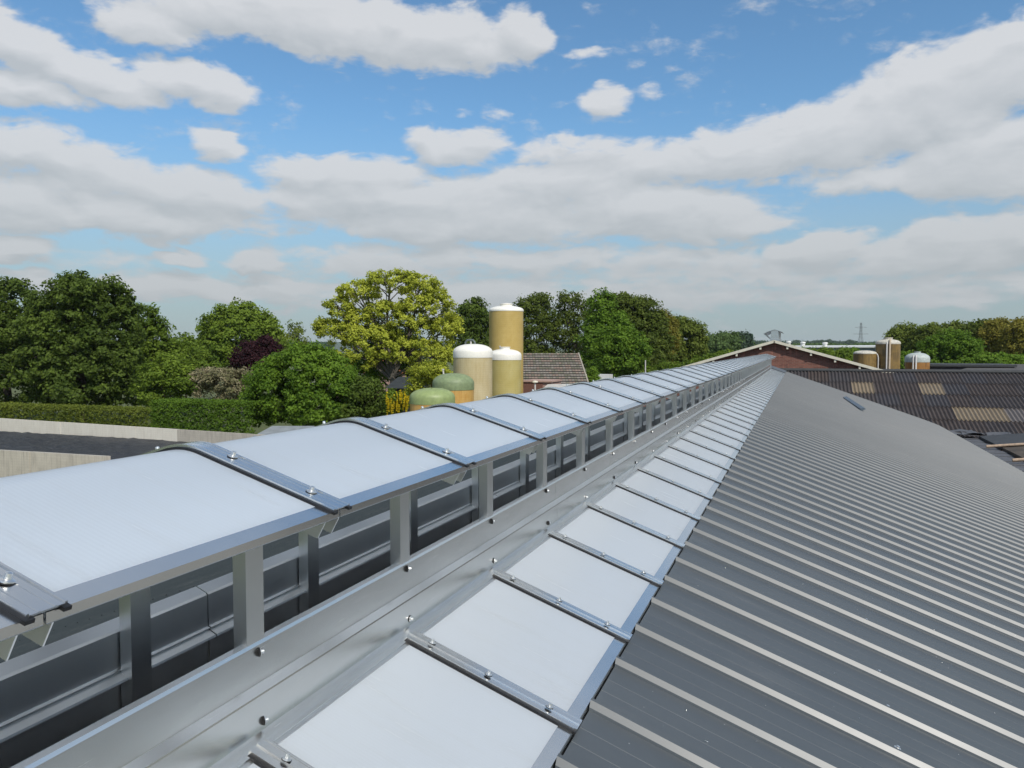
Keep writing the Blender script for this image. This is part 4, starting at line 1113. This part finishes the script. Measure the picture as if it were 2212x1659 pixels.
plant('broadleaf_tree', 'round-headed bright green tree standing alone behind the purple tree', 'tree', 515, 118,
      [(515, 712, 78, 58), (465, 740, 42, 52), (570, 735, 48, 52), (515, 760, 95, 48), (430, 762, 28, 36), (600, 760, 26, 36)], L_MID, 4, n=560, rc=.95, per=75, leaf=0.279, trunk_r=.4, depth=.28, tint=.62)
plant('slender_tree', 'thin wispy pale tree right of the round-headed tree', 'tree', 636, 108,
      [(640, 715, 20, 22), (625, 735, 24, 22), (650, 745, 22, 22), (632, 765, 30, 20)], L_OLIVE, 5, n=90, rc=.7, per=31, leaf=0.197, trunk_r=.14, tint=.65, twigs=3)
plant('purple_tree', 'dark purple-leaved small tree in front of the round-headed tree', 'tree', 556, 92,
      [(575, 748, 26, 24), (550, 765, 38, 34), (530, 775, 34, 30), (590, 775, 25, 28), (560, 790, 40, 24)], L_PURPLE, 6, n=210, rc=.6, per=72, leaf=0.180, trunk_r=.14, depth=.32, tint=.45)
plant('blossom_shrub', 'pale pinkish blossoming shrub left of the big green bush', 'shrub', 475, 78,
      [(470, 815, 48, 22), (440, 830, 32, 34), (495, 838, 42, 40), (520, 820, 26, 26)], L_PINK, 7, n=190, rc=.55, per=55, leaf=0.139, trunk_r=.09, tint=.48, twigs=3, elong=2.2)
plant('green_shrub', 'mid-green shrub under the dark tree, left of the blossoming shrub', 'shrub', 365, 78,
      [(340, 820, 44, 38), (375, 800, 42, 38), (400, 840, 40, 36), (330, 850, 40, 34)], L_MID, 8, n=230, rc=.6, per=63, leaf=0.180, trunk_r=.1, tint=.5)
plant('green_shrub', 'small green tree in the gap left of the round-headed tree', 'tree', 400, 104,
      [(395, 760, 40, 36), (420, 785, 40, 32), (372, 790, 36, 36), (450, 795, 30, 20)], L_MID, 9, n=190, rc=.8, per=58, leaf=0.230, trunk_r=.14, tint=.36)
plant('green_bush', 'big rounded green bush in front, left of the yellow-green tree', 'bush', 665, 64,
      [(660, 790, 82, 44), (620, 830, 88, 62), (700, 815, 72, 52), (740, 855, 52, 58), (655, 875, 115, 50), (575, 870, 52, 48), (700, 890, 90, 40)], L_FRESH, 10, n=660, rc=.6, per=81, leaf=0.164, trunk_r=.2, depth=.26, tint=.42)
plant('green_bush', 'darker loose bush between the big rounded bush and the yellow flowers', 'bush', 795, 62,
      [(790, 850, 40, 40), (810, 880, 42, 34), (770, 890, 36, 30), (830, 905, 30, 20)], L_DARK, 11, n=170, rc=.55, per=63, leaf=0.148, trunk_r=.1, tint=.55)
# --- yellow-green open tree
plant('yellow_green_tree', 'tall yellow-green tree with open crown and bare limbs showing, left of the tanks', 'tree', 850, 80,
      [(845, 608, 62, 26), (775, 632, 48, 26), (905, 622, 48, 30), (730, 665, 30, 24), (940, 668, 42, 42), (830, 680, 46, 30), (885, 700, 50, 34), (735, 715, 50, 26), (965, 712, 40, 34), (800, 735, 70, 34), (880, 760, 80, 34), (940, 770, 46, 34), (770, 770, 56, 30), (705, 706, 26, 20), (900, 668, 50, 30), (785, 690, 40, 24)], L_YEL, 12, n=1000, rc=.48, per=58, leaf=0.172, bark=BARK_G, trunk_r=.34, depth=.20, tint=.55, hollow=.62, under=.25, twigs=7, fork=.42)
plant('broadleaf_tree', 'shadowy green tree filling below the yellow-green crown', 'tree', 850, 86,
      [(830, 790, 66, 42), (890, 800, 52, 40), (780, 800, 50, 40), (930, 810, 34, 34), (850, 740, 60, 40)], L_FRESH, 13, n=340, rc=.65, per=63, leaf=0.197, tint=.40)
plant('green_bush', 'bright yellow-green bush behind the green-domed tanks', 'bush', 920, 66,
      [(930, 800, 36, 24), (905, 820, 34, 26), (955, 820, 26, 24), (900, 845, 24, 22)], L_YEL, 14, n=150, rc=.45, per=58, leaf=0.139, trunk_r=.09, tint=.25)
lab = plant('laburnum', 'small tree hung with bright yellow flower chains, left of the green-domed tanks', 'tree', 858, 60,
      [(848, 862, 16, 20), (872, 866, 14, 20), (858, 882, 26, 18), (836, 880, 10, 16)], L_MID, 15, n=60, rc=.4, per=49, leaf=0.131, trunk_r=.06, tint=.45)
# yellow racemes
rl = np.random.default_rng(4); rows = []
g0 = G(858, 60)
for i in range(75):
    px, pyy = rl.uniform(832, 884), rl.uniform(843, 880)
    if ((px-858)/28)**2+((pyy-864)/26)**2 > 1: continue
    p = P(px, pyy, 59.4+rl.uniform(-.5, .5)); L = rl.uniform(.25, .65)
    for j in range(5): rows.append((p.x-g0.x, p.y-g0.y, p.z-L*j/4, .055*(1.2-j*.15), 9, 0, -1, 0, .6+rl.normal()*.15))
link('blossom', leaves_mesh('blossom', L_LABURNUM, np.array(rows), .085, 3), lab)
# --- wood behind the tanks
plant('broadleaf_tree', 'dark tree between the yellow-green tree and the tall tank', 'tree', 1025, 108,
      [(1025, 672, 34, 26), (1000, 705, 38, 48), (1045, 710, 32, 55), (1020, 760, 55, 50)], L_DARK, 16, n=300, rc=.85, per=69, leaf=0.246, tint=.48)
plant('sparse_tree', 'sparse brownish-green tree just right of the tall tank', 'tree', 1160, 112,
      [(1130, 668, 26, 26), (1165, 664, 34, 30), (1150, 710, 44, 50), (1185, 720, 36, 50), (1140, 760, 50, 30)], L_OLIVE, 17, n=330, rc=.8, per=52, leaf=0.230, bark=BARK_G, tint=.22, twigs=5, hollow=.4)
plant('sparse_tree', 'sparse leafing tree with its branches showing, second right of the tall tank', 'tree', 1232, 114,
      [(1228, 652, 32, 25), (1250, 690, 36, 44), (1215, 705, 34, 50), (1245, 750, 40, 34)], L_OLIVE, 18, n=250, rc=.75, per=43, leaf=0.213, bark=BARK_G, tint=.30, twigs=8, hollow=.5)
plant('broadleaf_tree', 'tall bright green tree in the middle of the wood behind the house', 'tree', 1300, 104,
      [(1300, 656, 30, 29), (1310, 690, 40, 40), (1290, 735, 44, 55), (1335, 720, 36, 50), (1310, 780, 55, 36)], L_FRESH, 19, n=400, rc=.8, per=72, leaf=0.230, tint=.42)
plant('broadleaf_tree', 'large dark russet-green tree right of the bright green one in the wood', 'tree', 1375, 110,
      [(1350, 668, 46, 34), (1385, 685, 48, 44), (1370, 730, 60, 55), (1410, 730, 38, 62), (1390, 775, 62, 40)], L_OLIVE, 20, n=560, rc=.9, per=78, leaf=0.246, trunk_r=.4, tint=.20)
plant('broadleaf_tree', 'brighter green low tree at the front of the wood behind the pole', 'tree', 1345, 96,
      [(1330, 745, 44, 44), (1365, 760, 40, 46), (1340, 790, 55, 34)], L_FRESH, 21, n=260, rc=.7, per=69, leaf=0.205, tint=.30)
plant('broadleaf_tree', 'russet tree on the right slope of the wood, next to the olive end tree', 'tree', 1425, 116,
      [(1430, 705, 30, 36), (1440, 750, 26, 52), (1415, 770, 34, 40)], L_BROWNISH, 22, n=260, rc=.8, per=66, leaf=0.246, tint=.35)
plant('broadleaf_tree', 'olive-green end tree of the wood, left of the far copse', 'tree', 1480, 126,
      [(1470, 722, 36, 38), (1500, 735, 26, 40), (1485, 765, 42, 36), (1450, 760, 28, 40)], L_OLIVE, 23, n=330, rc=.9, per=66, leaf=0.279, tint=.55)
plant('green_bush', 'small round bright green bush beside the house gable', 'bush', 1279, 76,
      [(1279, 808, 13, 15), (1274, 818, 13, 12), (1286, 818, 10, 12)], L_FRESH, 24, n=70, rc=.32, per=52, leaf=0.115, trunk_r=.06, tint=.65)
for i, (px, yt, w_, lbl) in enumerate(((1460, 785, 40, 'low green shrub at the foot of the olive end tree'), (1530, 770, 34, 'light green shrub below the far copse, left of the brick gable'), (1415, 795, 36, 'low dark shrub behind the ridge cap, right of the pole'), (1562, 762, 26, 'small shrub between the far copse and the brick gable'))):
    plant('green_shrub', lbl, 'shrub', px, 92+i*4, [(px-w_*.4, yt+12, w_*.7, 14), (px+w_*.4, yt+10, w_*.7, 14), (px, yt+24, w_, 16)], L_MID, 30+i, n=130, rc=.55, per=58, leaf=0.180, trunk_r=.1, tint=.35+.12*i)
# --- far copse
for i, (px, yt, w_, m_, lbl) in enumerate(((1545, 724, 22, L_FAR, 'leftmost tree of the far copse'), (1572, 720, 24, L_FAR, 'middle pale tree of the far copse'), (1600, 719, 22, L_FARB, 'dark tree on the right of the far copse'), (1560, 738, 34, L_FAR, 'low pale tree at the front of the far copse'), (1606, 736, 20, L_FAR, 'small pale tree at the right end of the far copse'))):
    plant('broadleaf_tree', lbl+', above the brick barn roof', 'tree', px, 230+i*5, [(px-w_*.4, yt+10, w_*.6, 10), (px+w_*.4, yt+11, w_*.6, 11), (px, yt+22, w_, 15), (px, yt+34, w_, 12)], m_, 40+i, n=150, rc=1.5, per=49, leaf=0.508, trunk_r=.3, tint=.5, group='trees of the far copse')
# --- right-hand wood
RW = [(1950, 700, 34, L_OLIVE, 150, .62, 'olive tree at the left end of the right-hand wood'), (2010, 700, 40, L_OLIVE, 146, .42, 'rounded olive tree second from the left in the right-hand wood'),
      (2065, 695, 40, L_OLIVE, 142, .48, 'olive-green tree above the bright green front tree'), (2120, 690, 40, L_OLIVE, 138, .30, 'dark olive tree in the middle of the right-hand wood'),
      (2165, 686, 40, L_BROWNISH, 134, .40, 'tallest russet tree of the right-hand wood'), (2215, 690, 46, L_BROWNISH, 128, .50, 'russet-brown tree cut by the right edge of the photo'), (2290, 690, 50, L_OLIVE, 128, .5, 'olive tree just past the right edge')]
for i, (px, yt, w_, m_, D_, ti, lbl) in enumerate(RW[:6]):
    plant('broadleaf_tree', lbl, 'tree', px, D_, [(px, yt+24, w_*.8, 24), (px-w_*.5, yt+42, w_*.6, 30), (px+w_*.5, yt+40, w_*.6, 30), (px, yt+66, w_*1.1, 34), (px, yt+92, w_, 26)], m_, 50+i, n=380, rc=1.0, per=66, leaf=0.295, trunk_r=.35, tint=ti)
plant('broadleaf_tree', 'bright green tree at the front of the right-hand wood, right of the rust-orange tank', 'tree', 2060, 112,
      [(2050, 740, 44, 26), (2020, 760, 34, 28), (2085, 758, 40, 32), (2055, 785, 70, 26), (2010, 785, 26, 20)], L_FRESH, 60, n=400, rc=.75, per=72, leaf=0.221, tint=.45)
for i, (px, yt, w_, lbl) in enumerate(((2150, 768, 36, 'low pale green bush at the right of the bright green front tree'), (2200, 772, 34, 'low green bush by the right edge, before the russet tree'), (1952, 765, 22, 'low green bush between the tall brown tank and the rust-orange tank'))):
    plant('green_bush', lbl, 'bush', px, 104, [(px-w_*.4, yt+8, w_*.6, 12), (px+w_*.4, yt+8, w_*.6, 12), (px, yt+20, w_, 14)], L_FRESH, 64+i, n=110, rc=.6, per=58, leaf=0.197, trunk_r=.1, tint=.6)
# --- shrubs between brick barn and white barn
for i, (px, yt, w_, m_, lbl) in enumerate(((1722, 757, 26, L_FRESH, 'bright green shrub above the right barge board, nearest the gable peak'), (1765, 757, 30, L_MID, 'green shrub under the long white roof'), (1805, 758, 30, L_MID, 'dark green shrub left of the brown stained tank'), (1838, 757, 24, L_FRESH, 'yellowish green shrub touching the brown stained tank'))):
    plant('green_shrub', lbl, 'shrub', px, 112+i*2, [(px-w_*.4, yt+10, w_*.65, 13), (px+w_*.4, yt+9, w_*.65, 12), (px, yt+24, w_*1.1, 18), (px, yt+40, w_, 18)], m_, 70+i, n=190, rc=.65, per=58, leaf=0.213, trunk_r=.1, tint=.5)

# --- hedges
def hedge(name, label, p0, p1, hgt, thick, mat, seed, n, leaf=0.107, tint=.4, topmat=None):
    p0, p1 = Vector(p0), Vector(p1); L = (p1-p0).length; d = (p1-p0)/L; q = Vector((-d.y, d.x, 0))
    o0 = p0.lerp(p1, .5)
    t = thing(name, o0, label, 'hedge')
    rng = np.random.default_rng(seed); rows = []
    for i in range(n):
        u = rng.random()*L; face = rng.random()
        if face < .55: v, z, o = -thick/2, rng.random()*hgt, (-q.x, -q.y, .2)
        elif face < .9: v, z, o = rng.uniform(-.5, .5)*thick, hgt+rng.normal()*.05, (0, 0, 1)
        else: v, z, o = rng.uniform(-.4, .4)*thick, rng.random()*hgt*.95, (-q.x, -q.y, .5)
        p = p0+d*u+q*(v+rng.normal()*.06)-o0
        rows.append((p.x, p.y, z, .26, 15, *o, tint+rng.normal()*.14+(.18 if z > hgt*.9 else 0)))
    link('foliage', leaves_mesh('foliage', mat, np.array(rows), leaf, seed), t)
    m = MB(); rr2 = random.Random(seed)
    for i in range(int(L/1.2)):
        p = p0+d*(i+.5)*1.2-o0
        m.tube([(p.x, p.y, 0), (p.x+rr2.uniform(-.1, .1), p.y, hgt*.8)], [.05, .02], 5)
    link('stems', m.mesh('stems', BARK), t)
    return t
hedge('hedge', 'clipped hedge with a bronze top, left half behind the long concrete wall', G(-40, 76), G(352, 68), ZP(879, 72), 1.9, L_HEDGEB, 81, 3000, tint=.36)
hedge('hedge', 'denser dark green hedge behind the wall, below the blossoming shrub', G(345, 64), G(560, 61), ZP(868, 63), 2.2, L_HEDGE, 82, 2400, tint=.34)

# --- far woods on the horizon
def far_wood(name, x0, x1, D, yt, yb, mat, seed, n, leaf, tint, wav):
    rng = np.random.default_rng(seed); rows = []
    for i in range(n):
        px = rng.uniform(x0, x1)
        top = yt + wav*(mnoise.noise((px*.02, seed, 0))+.6*mnoise.noise((px*.07, seed, 5)))
        y = top+(yb-top)*rng.random()**1.3
        p = P(px, y, D+rng.uniform(-.02, .05)*D)
        rows.append((p.x, p.y, max(p.z, .5), leaf*1.9, 7, -math.sin(YAW)*-1, -1, .3, tint+rng.normal()*.15))
    o = link(name, leaves_mesh(name, mat, np.array(rows), leaf, seed)); o['kind'] = 'stuff'
    return tag(o, {'a': 'hazy far wood along the whole horizon', 'b': 'nearer belt of trees beyond the white barn roof', 'c': 'far belt of trees seen between the left trees'}[name[-1]] if False else name.replace('_', ' ')+' seen as one mass on the horizon', 'wood')
def hill(D, x0, x1, yt, mat, seed, amp):
    m = MB(); n = 120; vs = []
    for i in range(n):
        px = x0+(x1-x0)*i/(n-1)
        yy = yt+amp*(mnoise.noise((px*.004, seed, 0))+.35*mnoise.noise((px*.03, seed, 2)))
        a_ = P(px, yy, D); b_ = G(px, D*.82); c_ = G(px, D*1.25)
        vs += [(b_.x, b_.y, -1), (a_.x, a_.y, a_.z), (c_.x, c_.y, -1)]
    m.add(vs, [(3*i, 3*i+3, 3*i+4, 3*i+1) for i in range(n-1)]+[(3*i+1, 3*i+4, 3*i+5, 3*i+2) for i in range(n-1)])
    return structure(m, 'hill', mat, True)
hill(4200, -900, 3200, 739, plain('wooded_hillside', (.045, .075, .035), .95, .3, .004), 3.0, 4)
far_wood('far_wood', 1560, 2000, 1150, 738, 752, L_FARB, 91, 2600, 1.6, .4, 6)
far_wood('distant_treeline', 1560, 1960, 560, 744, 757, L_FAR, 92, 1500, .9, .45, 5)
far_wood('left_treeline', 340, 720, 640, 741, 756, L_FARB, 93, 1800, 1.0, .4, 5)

# ------------------------------------------------------------------ thin summer haze
m = MB(); m.box(-9100, 9100, -3100, 12100, -1.5, 52)
hm = bpy.data.materials.new('summer_haze'); hm.use_nodes = True; hm.node_tree.nodes.clear()
ho = hm.node_tree.nodes.new('ShaderNodeOutputMaterial')
pv = hm.node_tree.nodes.new('ShaderNodeVolumePrincipled')
pv.inputs['Color'].default_value = (.86, .92, 1.0, 1); pv.inputs['Density'].default_value = .00006
hm.node_tree.links.new(pv.outputs[0], ho.inputs['Volume'])
o = link('haze', m.mesh('haze', hm)); o['kind'] = 'stuff'
